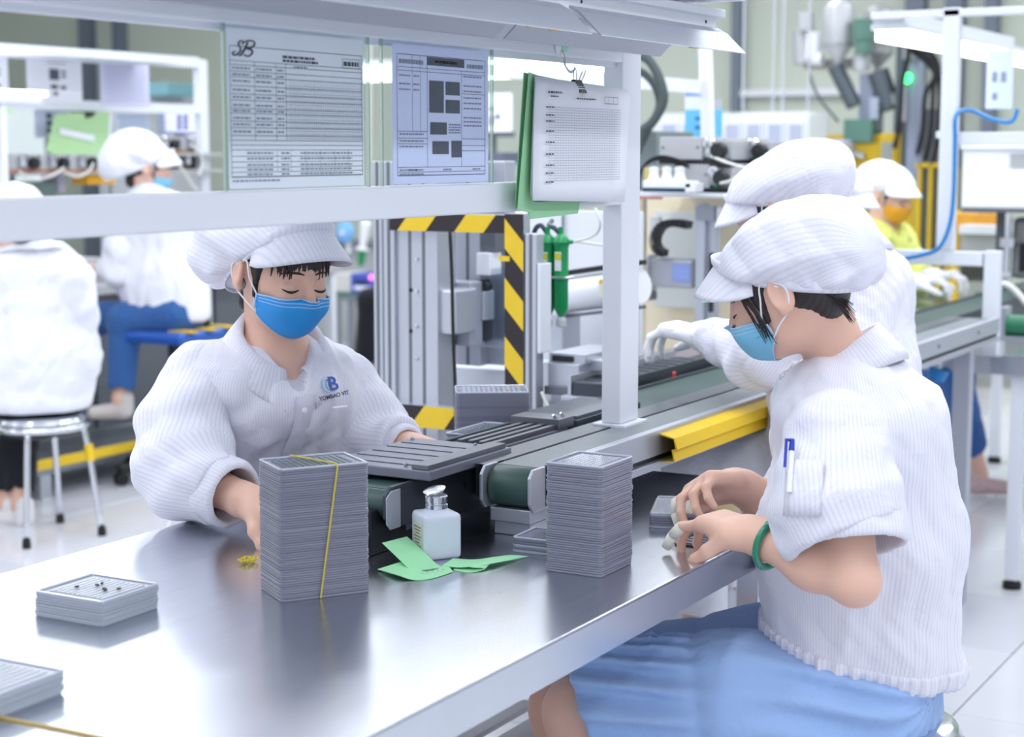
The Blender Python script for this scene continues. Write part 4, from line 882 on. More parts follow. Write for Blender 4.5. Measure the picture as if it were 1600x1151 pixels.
# ---------------------------------------------------------------- woman with the pale mask and blue skirt, near side
def woman_b():
    ft = facing(-104); fh = facing(-118); l = np.cross(UZ, ft)
    R = hfr(fh, 25, -7); o = J(1231, 452, 2.72); sc = .97; nb = J(1318, 580, 2.80)
    ch = J(1335, 680, 2.80); mid = J(1345, 840, 2.84); wa = J(1345, 985, 2.87); pv = J(1360, 1045, 2.88)
    shL, elL, wrL = J(1305, 690, 2.60), J(1336, 908, 2.53), J(1180, 836, 2.66)
    shR, elR, wrR = J(1270, 690, 2.98), J(1235, 810, 3.02), J(1150, 758, 2.97)
    B = SDF(); head_ops(B, o, R, sc, nb); Hd = SDF(); head_ops(Hd, o, R, sc, nb)
    B.u(s_tor(nb-(0, 0, .03), ch, .055, .085, l, 1.5), .04).u(s_tor(ch, wa, .085, .085, l, 1.4), .04).u(s_tor(wa, pv, .085, .085, l, 1.3), .04)
    for sh, el, wr in ((shR, elR, wrR), (shL, elL, wrL)): B.u(s_cone(nb-(0, 0, .05), sh, .05, .05), .03).u(s_cone(sh, el, .046, .035), .03).u(s_cone(el, el*.6+wr*.4, .034, .037), .02).u(s_cone(el*.6+wr*.4, wr, .037, .0265), .03)
    stL = []; stR = []
    kL = J(1093, 806, 2.74); hand_ops(B, wrL, nrm(kL-wrL), nrm(UZ*-.85+RT*-.25+FH*.3), -1, sc=1.0, per=((.35, .5, .3), (.5, .75, .45), (.6, .85, .5), (.6, .8, .5)), thumb=(.5, .3, .75), store=stL)
    kR = J(1085, 757, 2.91); hand_ops(B, wrR, nrm(kR-wrR), nrm(UZ*-.75-FH*.65), 1, sc=1.0, per=((.45, .75, .45), (.5, .7, .5), (.6, .8, .5), (.6, .8, .5)), thumb=(.5, .4, .7), store=stR)
    kneeL = J(905, 1112, 2.86); kneeR = J(880, 1105, 3.05); ankL = kneeL*1-(0, 0, .40)-ft*.06; ankR = kneeR-(0, 0, .40)-ft*.02
    for hip, kn, an in ((pv+l*.09-(0, 0, .02), kneeL, ankL), (pv-l*.09-(0, 0, .02), kneeR, ankR)): B.u(s_cone(hip, kn, .085, .056), .03).u(s_cone(kn, kn*.6+an*.4, .054, .052), .03).u(s_cone(kn*.6+an*.4, an, .052, .034), .03)
    for an in (ankL, ankR): B.u(s_cone(an, an-(0, 0, .04)+ft*.12, .032, .026), .02)
    b = B.mesh('person', .003, skin, loc=(pv[0], pv[1], 0))
    tag(b, 'person in light blue skirt and pale blue mask seated at the table front', 'person')
    hb = cap_hair(b, o, R, sc, h=.0035, nape=-.045); eyes(b, Hd, o, R, sc); face_mask(b, Hd, o, R, sc, mask_pale, top=-.016, bot=-.100)
    g = lambda p: o+R@(V3(p)*sc); mb = MB(); rr = random.Random(9)
    for k in range(26):
        y = .02+.045*rr.random(); mb.tube([g((-.06+.02*rr.random(), y, .0)), g((-.075, y*.9, -.035)), g((-.080-.015*rr.random(), y*.8, -.06-.03*rr.random()))], [.0016, .0012, .0004], 4, sub=3)
    for k in range(14):
        mb.tube([g((.045+.012*rr.random(), .074, .03)), g((.035+.015*rr.random(), .076, -.01)), g((.03+.018*rr.random(), .070, -.05-.02*rr.random()))], [.0015, .0012, .0004], 4, sub=3)
    mb.build('loose_strands', hair_m, hb, smooth=True)
    bun_cap(b, o, R, sc, cap_stripe, [((.0, 0, .056), (.102, .090, .055)), ((-.036, .0, .064), (.110, .100, .064)), ((-.075, .0, .034), (.086, .092, .070)), ((-.105, 0, .0), (.058, .062, .052))], ((.02, 0, .036), (-.58, 0, 1)), seed=7, vl=.062, vdrop=22, h=.0035)
    e = s_cone(nb-(0, 0, .055), shL, .072, .072); e2 = s_cone(nb-(0, 0, .055), shR, .072, .072)
    segs = [(nb-(0, 0, .02), nb-(0, 0, .06), .066, .09, 1.2), (nb-(0, 0, .06), ch-ft*.01, .085, .132, 1.32), (ch-ft*.01, mid, .132, .158, 1.22), (mid, wa, .158, .148, 1.22), (wa, wa+(pv-wa)*1.0, .148, .142, 1.22)]
    hn = nrm(UZ*-1+ft*.20)
    jk, S = jacket_mesh(b, segs, ft, coat_stripe, .006, 21, [e, e2], hem=(wa+(pv-wa)*.55, hn), neck=s_cone(nb-(0, 0, .05)+ft*.085, nb+(0, 0, .09)+ft*.03, .012, .080), amp=.007)
    collar(jk, nb+(0, 0, .012), nrm(ft), nrm((0, 0, 1)+ft*.5), coat_stripe, .070, .032, 24, .02, .022)
    # gathered elastic hem: a band of the same cloth drawn in round the waist
    c0 = wa+(pv-wa)*.55; S2 = SDF(); S2.ops = [q for q in S.ops if q[0] in 'ud']; lo, hi = S2.bounds(0); E_ = SDF().u((lambda P: S2(P)-.004, np.maximum(lo, c0-.27), np.minimum(hi, c0+.27)), .001)
    E_.disp(lambda P, d: (.0035*np.sin(np.arctan2((P-c0)@l, (P-c0)@ft)*58+2*np.sin(np.arctan2((P-c0)@l, (P-c0)@ft)*7))).astype(np.float32))
    E_.keep((lambda P: (P-c0)@hn-.006, None, None), .012); E_.keep((lambda P: -((P-c0)@hn)-.030, None, None), .006)
    E_.mesh('elastic_hem', .005, coat_stripe, jk, st=lambda P: np.arctan2((P-c0)@l/1.2, (P-c0)@ft)*.17)
    s1 = sleeve_mesh(jk, [shL, (shL+elL)/2+RT*-.012, shL+(elL-shL)*.70], [.080, .090, .084], coat_stripe, .006, 5, amp=.004)
    cuff_mesh(jk, shL+(elL-shL)*.48, shL+(elL-shL)*.78, .090, coat_stripe, .0045)
    sleeve_mesh(jk, [shR, (shR+elR)/2, elR, elR+(wrR-elR)*.35], [.08, .078, .07, .06], coat_stripe, .007, 6)
    # sleeve pocket with pen
    def on_sleeve(x, y): return at(x, y, D=2.60-.100)
    q0 = on_sleeve(1262, 735); pk = []
    Ssl = SDF().u(s_cone(shL, (shL+elL)/2+RT*-.012, .092, .105)); O = lambda x, y: at(x, y, D=2.3)
    A = np.zeros((5, 5, 3))
    for i in range(5):
        for j in range(5):
            x, y = 1232+ (1288-1232)*i/4, 720+(805-720)*j/4; oo = O(x-(j*1.2), y); q = Ssl.trace(oo, nrm(oo-CAM)); A[i, j] = q+Ssl.normal(q)*.004
    pkm = MB().grid(A).build('sleeve_pocket', coat_stripe, s1, smooth=True, solid=.003); stattr(pkm, lambda P: (P-shL)@RT)
    n = Ssl.normal(A[1, 0]); p0 = A[1, 0]+n*.005-RT*.004; dz = nrm(A[1, 4]-A[1, 0])
    t = thing('ballpoint_pen', p0+dz*.03, 'blue and white ballpoint pen clipped in the sleeve pocket', 'pen')
    MB().cyl(p0+dz*.05, p0-dz*.012, .0040, n=10).build('barrel', white_plastic, t, smooth=False); MB().cyl(p0-dz*.012, p0-dz*.030, .0046, .0036, n=10).build('cap', M('pen_blue', (36, 60, 170), .35), t)
    MB().bar(p0-dz*.029-RT*.006+n*.004, p0+dz*.014-RT*.006+n*.004, .0042, .002, n).build('clip', MATS['pen_blue'], t); MB().cbox(p0-dz*.028-RT*.003+n*.002, (.009, .006, .004), np.array([RT, n, np.cross(RT, n)]).T).build('clip_root', MATS['pen_blue'], t)
    # bangle, finger cots
    d = nrm(wrL-elL); bc = wrL-d*.034; F0 = frame(d); pts = [bc+(F0[:, 0]*math.cos(a)+F0[:, 1]*math.sin(a))*.0385 for a in np.linspace(0, 2*PI, 36, endpoint=False)]
    tag(MB().tube(pts, .0058, 12, closed=True).build('bangle', M('jade_green', (0, 128, 96), .12, coat=.6), loc=bc, smooth=True), 'glossy jade green bangle on the seated person\'s wrist', 'bangle')
    for i, k, p, q, r in stR:
        if i in (0, 4) and k >= 1: MB().cyl(p-(q-p)*.1, q+nrm(q-p)*(.004 if k == 2 else 0), r*1.16, r*1.05, n=14).build('finger_cot', M('finger_cot_latex', (226, 224, 214), .5), b, smooth=True)
    for i, k, p, q, r in stL:
        if i == 0 and k >= 1: MB().cyl(p, q+nrm(q-p)*(.004 if k == 2 else 0), r*1.14, r*1.05, n=14).build('finger_cot', MATS['finger_cot_latex'], b, smooth=True)
    q = (stL[-1][3]+stR[-1][3])/2
    # skirt: yoke and gathered tier
    hipL = pv+l*.10; hipR = pv-l*.10
    S = SDF().u(s_tor(pv+ft*.02, pv+ft*.02-(0, 0, .05), .118, .125, l, 1.25), .05).u(s_cone(hipL+ft*.03, kneeL*.93+hipL*.07, .118, .105), .06).u(s_cone(hipR+ft*.03, kneeR*.93+hipR*.07, .118, .105), .06)
    mL = hipL*.45+kneeL*.55; S.u(s_cone(hipL*.7+kneeL*.3-(0, 0, .05), kneeL*.85+hipL*.15-(0, 0, .12), .09, .075), .06); S.u(s_cone(pv-(0, 0, .06)+ft*.03, pv-(0, 0, .12)+ft*.2, .115, .12), .06)
    ax = nrm(kneeL-hipL)
    def gat(P, d):
        s = (P-hipL)@ax; a = np.arctan2((P-hipL)@l, P[..., 2]-hipL[2]); w1 = np.clip((s-.24)*10, 0, 1); w0 = np.clip((.20-np.abs(s-.05))*6, 0, 1)
        return (w1*.012*np.sin(a*19+5*s)+w0*.010*np.sin(a*14+3*np.sin(s*9))-.014*np.exp(-((s-.27)/.012)**2)*-.5).astype(np.float32)
    S.disp(gat).disp(folds(.010, 22, 31, ax))
    S.keep((lambda P: -((P-c0)@hn)-.012, None, None), .02); S.keep((lambda P: (P-kneeL+ax*.02)@nrm(ax-UZ*.25), None, None), .01); S.mesh('skirt', .0065, skirt_m, b, relax=2)
    return b
woman_b()
# ---------------------------------------------------------------- the other workers, farther off
def worker(label, head, hy, hp, ty, nb, ch, wa, pv, arms=(), legs=(), coat=coat_plain, capm=cap_plain, maskm=mask_pale, puff=None, sc=.95, h=.007, rad=(.07, .11, .125, .13), glove=False, hem=True, cut=-.45, vis=True, seed=50, shm=None, wide=1.4):
    f = facing(ty); fh = facing(hy); l = np.cross(UZ, f); R = hfr(fh, hp); o, nb, ch, wa, pv = (J(*q) for q in (head, nb, ch, wa, pv))
    B = SDF(); head_ops(B, o, R, sc, nb); Hd = SDF(); head_ops(Hd, o, R, sc, nb)
    B.u(s_tor(nb, ch, .05, .075, l, 1.4), .04).u(s_tor(ch, wa, .075, .08, l, 1.4), .04).u(s_tor(wa, pv, .08, .10, l, 1.3), .04)
    am = []
    for a in arms:
        sh, el, wr, hd = (J(*q) for q in a[:4]); am.append((sh, el, wr, hd)); B.u(s_cone(nb-(0, 0, .05), sh, .045, .045), .03).u(s_cone(sh, el, .042, .036), .03).u(s_cone(el, wr, .036, .026), .03)
        if not glove: hand_ops(B, wr, nrm(hd-wr), (0, 0, -1), a[4] if len(a) > 4 else 1)
    lg = []
    for q in legs:
        hip, kn, an = (J(*z) for z in q[:3]); lg.append((hip, kn, an)); B.u(s_cone(hip, kn, .065, .048), .03).u(s_cone(kn, an, .046, .032), .03).u(s_cone(an, an-(0, 0, .04), .03, .03), .02)
    b = B.mesh('person', max(.0045, h*.65), skin, loc=(pv[0], pv[1], 0)); tag(b, label, 'person')
    cap_hair(b, o, R, sc, h=.006, fringe=False); eyes(b, Hd, o, R, sc)
    if maskm: face_mask(b, Hd, o, R, sc, maskm, edge=False)
    bun_cap(b, o, R, sc, capm, puff or [((.0, 0, .060), (.104, .09, .056)), ((-.045, 0, .066), (.110, .098, .066)), ((-.09, 0, .03), (.085, .088, .072))], ((.02, 0, .038), (cut, 0, 1)), seed=seed, h=.006, vis=vis)
    segs = [(nb-(0, 0, .02), nb-(0, 0, .06), rad[0]-.005, rad[0]+.012, 1.2), (nb-(0, 0, .05), ch, rad[0]+.01, rad[1], wide), (ch, wa, rad[1], rad[2], wide), (wa, pv, rad[2], rad[3], wide-.1)]
    jk, S = jacket_mesh(b, segs, f, coat, h, seed, [s_cone(nb-(0, 0, .05), a[0], .055, .062) for a in am], amp=.007, hem=(pv-(0, 0, .05), (0, 0, -1)), neck=s_cone(nb-(0, 0, .04)+f*.08, nb+(0, 0, .09)+f*.02, .012, .078))
    collar(jk, nb+(0, 0, .01), f, nrm((0, 0, 1)+f*.4), coat, .070, .042, 20, .02, .025)
    for k, (sh, el, wr, hd) in enumerate(am):
        sleeve_mesh(jk, [sh, (sh+el)/2, el, el+(wr-el)*.9], [.066, .068, .062, .048], coat, h, seed+k)
        if glove:
            G = SDF(); hand_ops(G, wr, nrm(hd-wr), (0, 0, -1), 1, (.6, .8, .5), 1.1); G.u(s_cone(wr-nrm(wr-el)*.05, wr, .04, .034), .02); G.mesh('glove', .004, glove_m, b)
    if lg:
        T = SDF().u(s_tor(pv+(0, 0, .02), pv-(0, 0, .045), .112, .108, l, 1.35), .04); cuts = []
        for (hip, kn, an), q in zip(lg, legs):
            T.u(s_cone(hip, kn, .088, .068), .05).u(s_cone(kn, kn+(an-kn)*q[4], .068, q[5]), .04)
            T.cut(s_cone(kn+(an-kn)*(q[4]+.14), an, .07, .07), .004)
        T.disp(folds(.004, 40, seed)); T.mesh('trousers', h, legs[0][3], b, relax=2)
    for (hip, kn, an), q in zip(lg, legs):
        if shm: shoe(b, an, q[6] if len(q) > 6 else f, shm, .2)
    return b
worker('person in big white cap reaching across the conveyor with a gloved hand', (1222, 334, 3.65), -112, 30, -112, (1312, 400, 3.68), (1325, 460, 3.66), (1318, 590, 3.62), (1305, 690, 3.6),
       arms=[((1262, 450, 3.5), (1195, 555, 3.50), (1106, 527, 3.68), (1060, 516, 3.72)), ((1300, 440, 3.85), (1290, 560, 3.9), (1230, 600, 3.9), (1200, 600, 3.9))],
       legs=[((1300, 720, 3.6), (1090, 728, 3.72), (1090, 1000, 3.72), coat_plain, .8, .064), ((1300, 720, 3.8), (1110, 712, 3.92), (1110, 960, 3.92), coat_plain, .8, .064)], coat=cap_stripe and coat_stripe, capm=cap_stripe, glove=True, sc=.98, h=.006, rad=(.075, .125, .14, .14), cut=-.5, seed=61,
       puff=[((.0, 0, .058), (.102, .092, .056)), ((-.045, 0, .064), (.115, .106, .066)), ((-.09, 0, .030), (.098, .098, .072))])
worker('person in lime yellow jacket and orange mask at the far end', (1388, 306, 7.0), 48, 18, 40, (1377, 352, 7.05), (1374, 390, 7.08), (1376, 470, 7.1), (1390, 560, 7.1),
       arms=[((1348, 385, 6.95), (1385, 445, 6.8), (1425, 440, 6.75), (1465, 436, 6.72)), ((1408, 382, 7.15), (1425, 440, 7.1), (1455, 432, 7.0), (1490, 428, 6.95))],
       legs=[((1410, 570, 7.05), (1492, 588, 6.72), (1530, 738, 6.95), jeans_m, .7, .06, RT), ((1380, 575, 7.2), (1440, 590, 6.9), (1440, 740, 6.95), jeans_m, .9, .06, RT)], coat=lime_cloth, maskm=mask_orange, glove=True, seed=71, shm=M('pink_grey_sock', (206, 176, 176), .8, noise=(60, .2)))
worker('person in white cap mostly hidden behind the reaching worker\'s big cap', (1306, 318, 5.5), 62, 22, 50, (1296, 372, 5.55), (1290, 410, 5.58), (1285, 520, 5.6), (1285, 600, 5.6),
       arms=[((1265, 405, 5.5), (1280, 480, 5.3), (1310, 500, 5.2), (1330, 505, 5.15))], seed=81)
worker('person in black trousers seen from behind on a stool at the left edge', (22, 352, 6.1), -150, 30, -150, (48, 395, 6.15), (58, 440, 6.2), (62, 560, 6.22), (58, 618, 6.22),
       arms=[((108, 432, 6.15), (122, 505, 6.25), (80, 520, 6.5), (60, 520, 6.6)), ((8, 432, 6.25), (-8, 500, 6.4), (20, 520, 6.6), (30, 520, 6.65))],
       legs=[((75, 640, 6.25), (38, 652, 6.55), (32, 788, 6.45), black_cloth, .85, .052, (0, 1, 0)), ((45, 640, 6.25), (8, 652, 6.5), (12, 786, 6.5), black_cloth, .85, .052, (0, 1, 0))], vis=False, maskm=None, seed=91, rad=(.08, .135, .15, .15), shm=M('white_shoe', (232, 230, 232), .6))
worker('person in white coat and blue jeans seated on a wheeled chair, back half turned', (230, 264, 7.3), 108, 16, 150, (240, 312, 7.3), (243, 350, 7.3), (252, 440, 7.3), (262, 482, 7.3),
       arms=[((196, 358, 7.25), (188, 425, 7.25), (160, 420, 7.5), (140, 415, 7.6)), ((290, 350, 7.35), (310, 420, 7.45), (300, 430, 7.7), (295, 430, 7.8))],
       legs=[((285, 492, 7.3), (135, 498, 7.45), (135, 560, 7.6), jeans_m, .8, .06, (0, 1, 0)), ((270, 495, 7.2), (196, 500, 7.25), (188, 622, 7.25), jeans_m, .93, .058, -RT)], seed=95, rad=(.08, .13, .145, .15), shm=M('pale_shoe', (196, 188, 186), .6),
       puff=[((.0, 0, .062), (.104, .094, .056)), ((-.06, 0, .066), (.118, .108, .095)), ((-.12, 0, .0), (.095, .095, .11))], cut=-.8)
worker('person in dark trousers mostly hidden behind the aluminium machine column', (662, 262, 10.2), 120, 15, 150, (660, 296, 10.2), (660, 318, 10.2), (652, 400, 10.2), (642, 440, 10.2), arms=[((640, 330, 10.1), (640, 385, 10.1), (660, 395, 10.4), (672, 395, 10.5))],
       legs=[((625, 458, 10.1), (578, 470, 10.0), (571, 584, 10.0), black_cloth, .8, .07, -RT), ((640, 460, 10.3), (594, 472, 10.2), (590, 578, 10.2), black_cloth, .8, .07, -RT)], seed=99, shm=black_plastic)
# ---------------------------------------------------------------- stools and the wheeled chair
def stool(c, z, label, r=.155, tape=False):
    t = thing('round_stool', (c[0], c[1], 0), label, 'stool')
    MB().lathe((c[0], c[1], z-.03), [(r-.02, 0), (r-.004, .004), (r, .014), (r-.006, .024), (r-.02, .030), (.02, .031)], n=36).build('seat', chrome, t, auto=35)
    pts = [(c[0]+r*1.0*math.cos(a), c[1]+r*math.sin(a), z-.040) for a in np.linspace(0, 2*PI, 36, endpoint=False)]; MB().tube(pts, .011, 10, closed=True).build('seat_ring', chrome, t, smooth=True)
    for k in range(4):
        a = .5+k*PI/2; d = V3((math.cos(a), math.sin(a), 0)); c0 = V3((c[0], c[1], 0))
        lg = MB().tube([c0+d*(r*.55)+(0, 0, z-.035), c0+d*(r*.85)+(0, 0, z-.045), c0+d*(r*1.0)+(0, 0, z-.09), c0+d*(r*1.28)+(0, 0, .02)], .0115, 10, sub=4).build('leg', chrome, t, smooth=True)
        MB().lathe(c0+d*(r*1.285), [(.016, 0), (.016, .02), (.0135, .035), (.0120, .036)], n=12).build('rubber_foot', black_rubber, lg)
        if tape and k == 3: MB().cyl(c0+d*(r*1.04)+(0, 0, z-.11), c0+d*(r*1.08)+(0, 0, z-.17), .016, n=10).build('yellow_tape', yellow, lg)
    return t
c = J(1345, 1095, 2.86); stool((c[0], c[1]), .455, 'chrome round stool under the person in the blue skirt', .165)
c = J(62, 640, 6.22); stool((c[0], c[1]), .445, 'chrome round stool with yellow tape on a leg, under the person at left', .165, True)
c = J(272, 495, 7.3); z = c[2]-.04
t = thing('wheeled_chair', (c[0], c[1], 0), 'wheeled work chair with taped blue seat under the person in jeans', 'chair')
MB().cbox((c[0], c[1], z-.03), (.40, .40, .05)).build('seat', blue_paint, t, bevel=.02, seg=3)
for k in range(3): MB().cbox((c[0]-.12+.12*k, c[1]-.03, z-.002), (.05, .36, .006)).build('seat_tape', yellow, t)
MB().cyl((c[0], c[1], .1), (c[0], c[1], z-.05), .028, n=14).build('column', black_plastic, t)
for k in range(5):
    a = .3+k*2*PI/5; d = V3((math.cos(a), math.sin(a), 0)); e = V3((c[0], c[1], .085)); MB().bar(e, e+d*.28-(0, 0, .015), .045, .03).build('base_arm', black_plastic, t, bevel=.006)
    w_ = e+d*.27-(0, 0, .058); MB().cyl(w_-(d[1]*.02, -d[0]*.02, 0), w_+(d[1]*.02, -d[0]*.02, 0), .027, n=14).build('castor', black_rubber, t)
q = J(322, 500, 7.35); MB().tube([q+(0, 0, -.08), q+(0, 0, .05), q+V3((0, 0, .16))-RT*.04], .018, 8, sub=4).build('back_bracket', black_plastic, t, smooth=True)
# ------------------------------------------------------------------ helpers for the machines and benches behind
def boxX(name, x0, y0, x1, y1, X, dep, mat, par=None, bevel=.002, loc=None):
    """box whose front lies in the plane X; its picture extent fixes Y and Z"""
    ym = (y0+y1)/2; a = at(x0, ym, X=X); b = at(x1, ym, X=X); zt = at((x0+x1)/2, y0, X=X)[2]; zb = at((x0+x1)/2, y1, X=X)[2]
    m = MB().box((X, min(a[1], b[1]), zb), (X+dep, max(a[1], b[1]), zt)); return m.build(name, mat, par, loc=None if par is not None else (X+dep/2, (a[1]+b[1])/2, zb), bevel=bevel)
def boxY(name, x0, y0, x1, y1, Y, dep, mat, par=None, bevel=.002):
    ym = (y0+y1)/2; a = at(x0, ym, Y=Y); b = at(x1, ym, Y=Y); zt = at((x0+x1)/2, y0, Y=Y)[2]; zb = at((x0+x1)/2, y1, Y=Y)[2]
    m = MB().box((min(a[0], b[0]), Y, zb), (max(a[0], b[0]), Y+dep, zt)); return m.build(name, mat, par, loc=None if par is not None else ((a[0]+b[0])/2, Y+dep/2, zb), bevel=bevel)
def sheetY(name, x0, y0, x1, y1, Y, label, marks=0, mat=None, cat='paper'):
    a = at(x0, (y0+y1)/2, Y=Y); b = at(x1, (y0+y1)/2, Y=Y); zt = at((x0+x1)/2, y0, Y=Y)[2]; zb = at((x0+x1)/2, y1, Y=Y)[2]
    t = thing(name, ((a[0]+b[0])/2, Y, zb), label, cat); MB().box((a[0], Y, zb), (b[0], Y+.001, zt)).build('sheet', mat or paper, t)
    s = Sheet((a[0], Y, zb), RX, UZ, b[0]-a[0], zt-zb, NY)
    rr = random.Random(marks+3)
    if marks == 1:
        s.words(.38, .88, .7, .02, 'ink'); s.rect(.40, .5, .58, .75, 'photo'); s.rect(.62, .66, .7, .72, 'photo'); s.rect(.62, .56, .7, .62, 'photo'); s.rect(.42, .3, .55, .4, 'photo'); s.rect(.6, .3, .7, .38, 'photo'); s.rect(.46, .16, .55, .24, 'photo')
    if marks == 2:
        for v in np.linspace(.1, .9, 14): s.words(.1, v, .9, .012)
    if marks == 3:
        for i in range(2):
            for j in range(3): s.rect(.32+.22*i, .15+.24*j, .48+.22*i, .33+.24*j, 'photo')
    s.build(t); return t
def cable(pts, r, mat, label, cat='cable', name='cable', sub=6): return tag(MB().tube(pts, r, 8, sub=sub).build(name, mat, loc=pts[-1], smooth=True), label, cat)
# ------------------------------------------------------------------ machine behind the table with hazard tape
MX = 3.40
m = thing('gantry_machine', (3.7, 2.05, 0), 'aluminium gantry machine with a hazard-taped opening behind the table', 'machine')
def profile(par, x0, x1, z0, z1, X, dep, slots=1, mat=alu, name='column'):
    a = at(x0, 500, X=X)[1]; b = at(x1, 500, X=X)[1]
    c = MB().box((X, b, z0), (X+dep, a, z1)).build(name, mat, par, bevel=.002); n = slots
    for k in range(n):
        y = b+(a-b)*(k+1)/(n+1); MB().box((X-.0008, y-.004, z0+.001), (X+.002, y+.004, z1-.001)).build('slot', alu_dark, c)
    return c
profile(m, 584, 598, .30, 1.36, 3.44, .04, 1); profile(m, 600, 617, .30, 1.36, 3.42, .04, 1)
profile(m, 620, 684, .70, 1.36, 3.43, .08, 2)
profile(m, 686, 692, .70, 1.36, 3.46, .06, 0, alu_dark)
profile(m, 712, 750, .86, 1.36, 3.62, .05, 1); profile(m, 756, 790, .86, 1.36, 3.66, .05, 0)
for y in (405, 455, 510, 560): p = at(652, y, X=3.43); MB().lathe(p, [(.004, 0), (.004, .006), (.002, .007)], (-1, 0, 0), 10).build('bolt', chrome, m)
for y in (453, 517): p = at(642, y, X=3.43); MB().cyl(p, p-(.002, 0, 0), .005, n=12).build('bolt_hole', black_plastic, m)
boxX('carriage', 676, 452, 712, 522, 3.44, .10, alu, m, .006); boxX('carriage_plate', 692, 440, 735, 540, 3.52, .06, M('grey_casting', (168, 172, 184), .45, .3), m, .004)
boxX('head_block', 744, 395, 764, 430, 3.58, .06, white_plastic, m); boxX('head_block', 737, 455, 756, 500, 3.57, .05, alu, m); boxX('head_bracket', 752, 352, 775, 392, 3.60, .04, alu_dark, m)
p = at(751, 447, X=3.575); MB().cyl(p, p+(.03, 0, 0), .016, n=20).build('belt_wheel', black_plastic, m)
boxX('cable_box', 744, 502, 757, 532, 3.58, .04, black_plastic, m)
boxX('clear_cover', 757, 420, 792, 540, 3.59, .05, film('clear_cover_plastic', (225, 232, 238), .08, .1), m); boxX('bottom_plate', 690, 532, 795, 541, 3.60, .10, alu, m)
boxX('rear_panel', 680, 330, 880, 640, 4.12, .02, white_paint, m); boxX('rear_panel', 880, 330, 1000, 640, 4.125, .02, white_paint, m); boxX('panel_joint', 877, 330, 880, 620, 4.115, .004, alu_dark, m)
MB().box((3.36, 2.06, .655), (4.10, 2.36, .70)).build('bed', grey_box, m, bevel=.003)
MB().box((3.20, 1.68, .60), (4.3, 2.40, .655)).build('base_frame', alu, m, bevel=.003)
for x in (3.25, 4.2):
    for y in (1.74, 2.34): MB().box((x-.03, y-.03, 0), (x+.03, y+.03, .60)).build('leg', alu, m, bevel=.003)
boxX('inner_table', 690, 575, 790, 640, 3.70, .25, white_paint, m)
# hazard tape on the frame of the opening
def tape(x0, y0, x1, y1, horiz, n, X, phase=0, slant=1):
    ym = (y0+y1)/2; ya = at(x0, ym, X=X)[1]; yb = at(x1, ym, X=X)[1]; zt = at((x0+x1)/2, y0, X=X)[2]; zb = at((x0+x1)/2, y1, X=X)[2]
    bar = MB().box((X, yb, zb), (X+.03, ya, zt)).build('frame_bar', alu, m); MB().box((X-.001, yb, zb), (X, ya, zt)).build('black_tape', hz_black, bar)
    for k in range(n):
        if horiz:
            L = (ya-yb)/n; a = ya-L*(k+phase); w_ = L*.5; h_ = zt-zb; sh = h_*.8*slant; pts = [(a, zb), (a-w_, zb), (a-w_-sh, zt), (a-sh, zt)]; pts = [(min(max(y, yb), ya), z) for y, z in pts]
        else:
            L = (zt-zb)/n; a = zt-L*(k+phase); w_ = L*.5; sh = (ya-yb)*1.1*slant; pts = [(ya, a), (yb, a-sh), (yb, a-sh-w_), (ya, a-w_)]; pts = [(y, min(max(z, zb), zt)) for y, z in pts]
        MB().prism([(X-.0018, y, z) for y, z in pts], (.0008, 0, 0)).build('tape_stripe', hz_yellow, bar)
tape(609, 334, 789, 362, True, 2, MX, .14); tape(789, 334, 818, 610, False, 3, MX-.002, .08, 1); tape(609, 634, 716, 668, True, 1, MX, .30)
q = at(795, 404, X=MX); MB().box((MX-.004, q[1]-.004, q[2]-.006), (MX, q[1]+.025, q[2]+.006)).build('tape_tab', hz_yellow, m)
profile(m, 820, 838, .80, 1.20, MX, .035, 1); boxX('side_plate', 839, 412, 845, 552, MX-.004, .05, white_paint, m)
# inline filters
for k, (x0, lab) in enumerate(((845, 'left one of two green inline air filters hanging beside the hazard tape'), (866, 'right one of two green inline air filters hanging beside the hazard tape'))):
    c = at(x0+11, 385, X=3.50); t = thing('air_filter', at(x0+11, 500, X=3.50), lab, 'filter'); rr_ = .0165
    zt = c[2]; zb = at(x0+11, 508, X=3.50)[2]
    MB().lathe((c[0], c[1], zt), [(.006, .030), (.010, .026), (.018, .018), (.021, .010), (.0185, .004), (rr_, -.004), (rr_, -.066), (rr_+.002, -.070)], n=20).build('upper_bowl', green_plastic, t, auto=35)
    MB().lathe((c[0], c[1], zb), [(.006, .02), (.011, .028), (rr_, .04), (rr_, (zt-zb)-.075), (rr_+.001, (zt-zb)-.072)], n=20).build('lower_bowl', green_plastic, t, auto=35)
    MB().box((c[0]-.02, c[1]-.022, zt-.073), (c[0]+.02, c[1]+.022, zt-.068)).build('clamp_ring', chrome, t, bevel=.001)
    MB().lathe((c[0], c[1], zb), [(.010, -.004), (.012, 0), (.012, .012), (.006, .02)], n=14).build('drain_cap', M('clear_grey_plastic', (186, 190, 194), .3), t)
    MB().cyl((c[0]-.002, c[1], zt+.026), (c[0]-.002, c[1], zt+.045), .006, n=12).build('port', green_plastic, t); MB().box((c[0]-rr_-.0006, c[1]-.008, zt-.055), (c[0]-rr_+.001, c[1]+.008, zt-.012)).build('sticker', white_plastic, t); MB().box((c[0]-rr_-.001, c[1]-.008, zt-.030), (c[0]-rr_, c[1]+.008, zt-.014)).build('sticker_band', M('sticker_yellow', (206, 206, 60), .5), t)
    MB().box((c[0]-.006, c[1]-.03, zt+.006), (c[0]+.006, c[1]+.03, zt+.016)).build('head', green_plastic, t, bevel=.003)
cable([at(856, 366, X=3.5), at(845, 352, X=3.5), at(835, 362, X=3.52), at(832, 395, X=3.52)], .006, M('dark_blue_hose', (40, 52, 72), .4), 'dark bent hose feeding the left green filter', 'hose', 'hose')
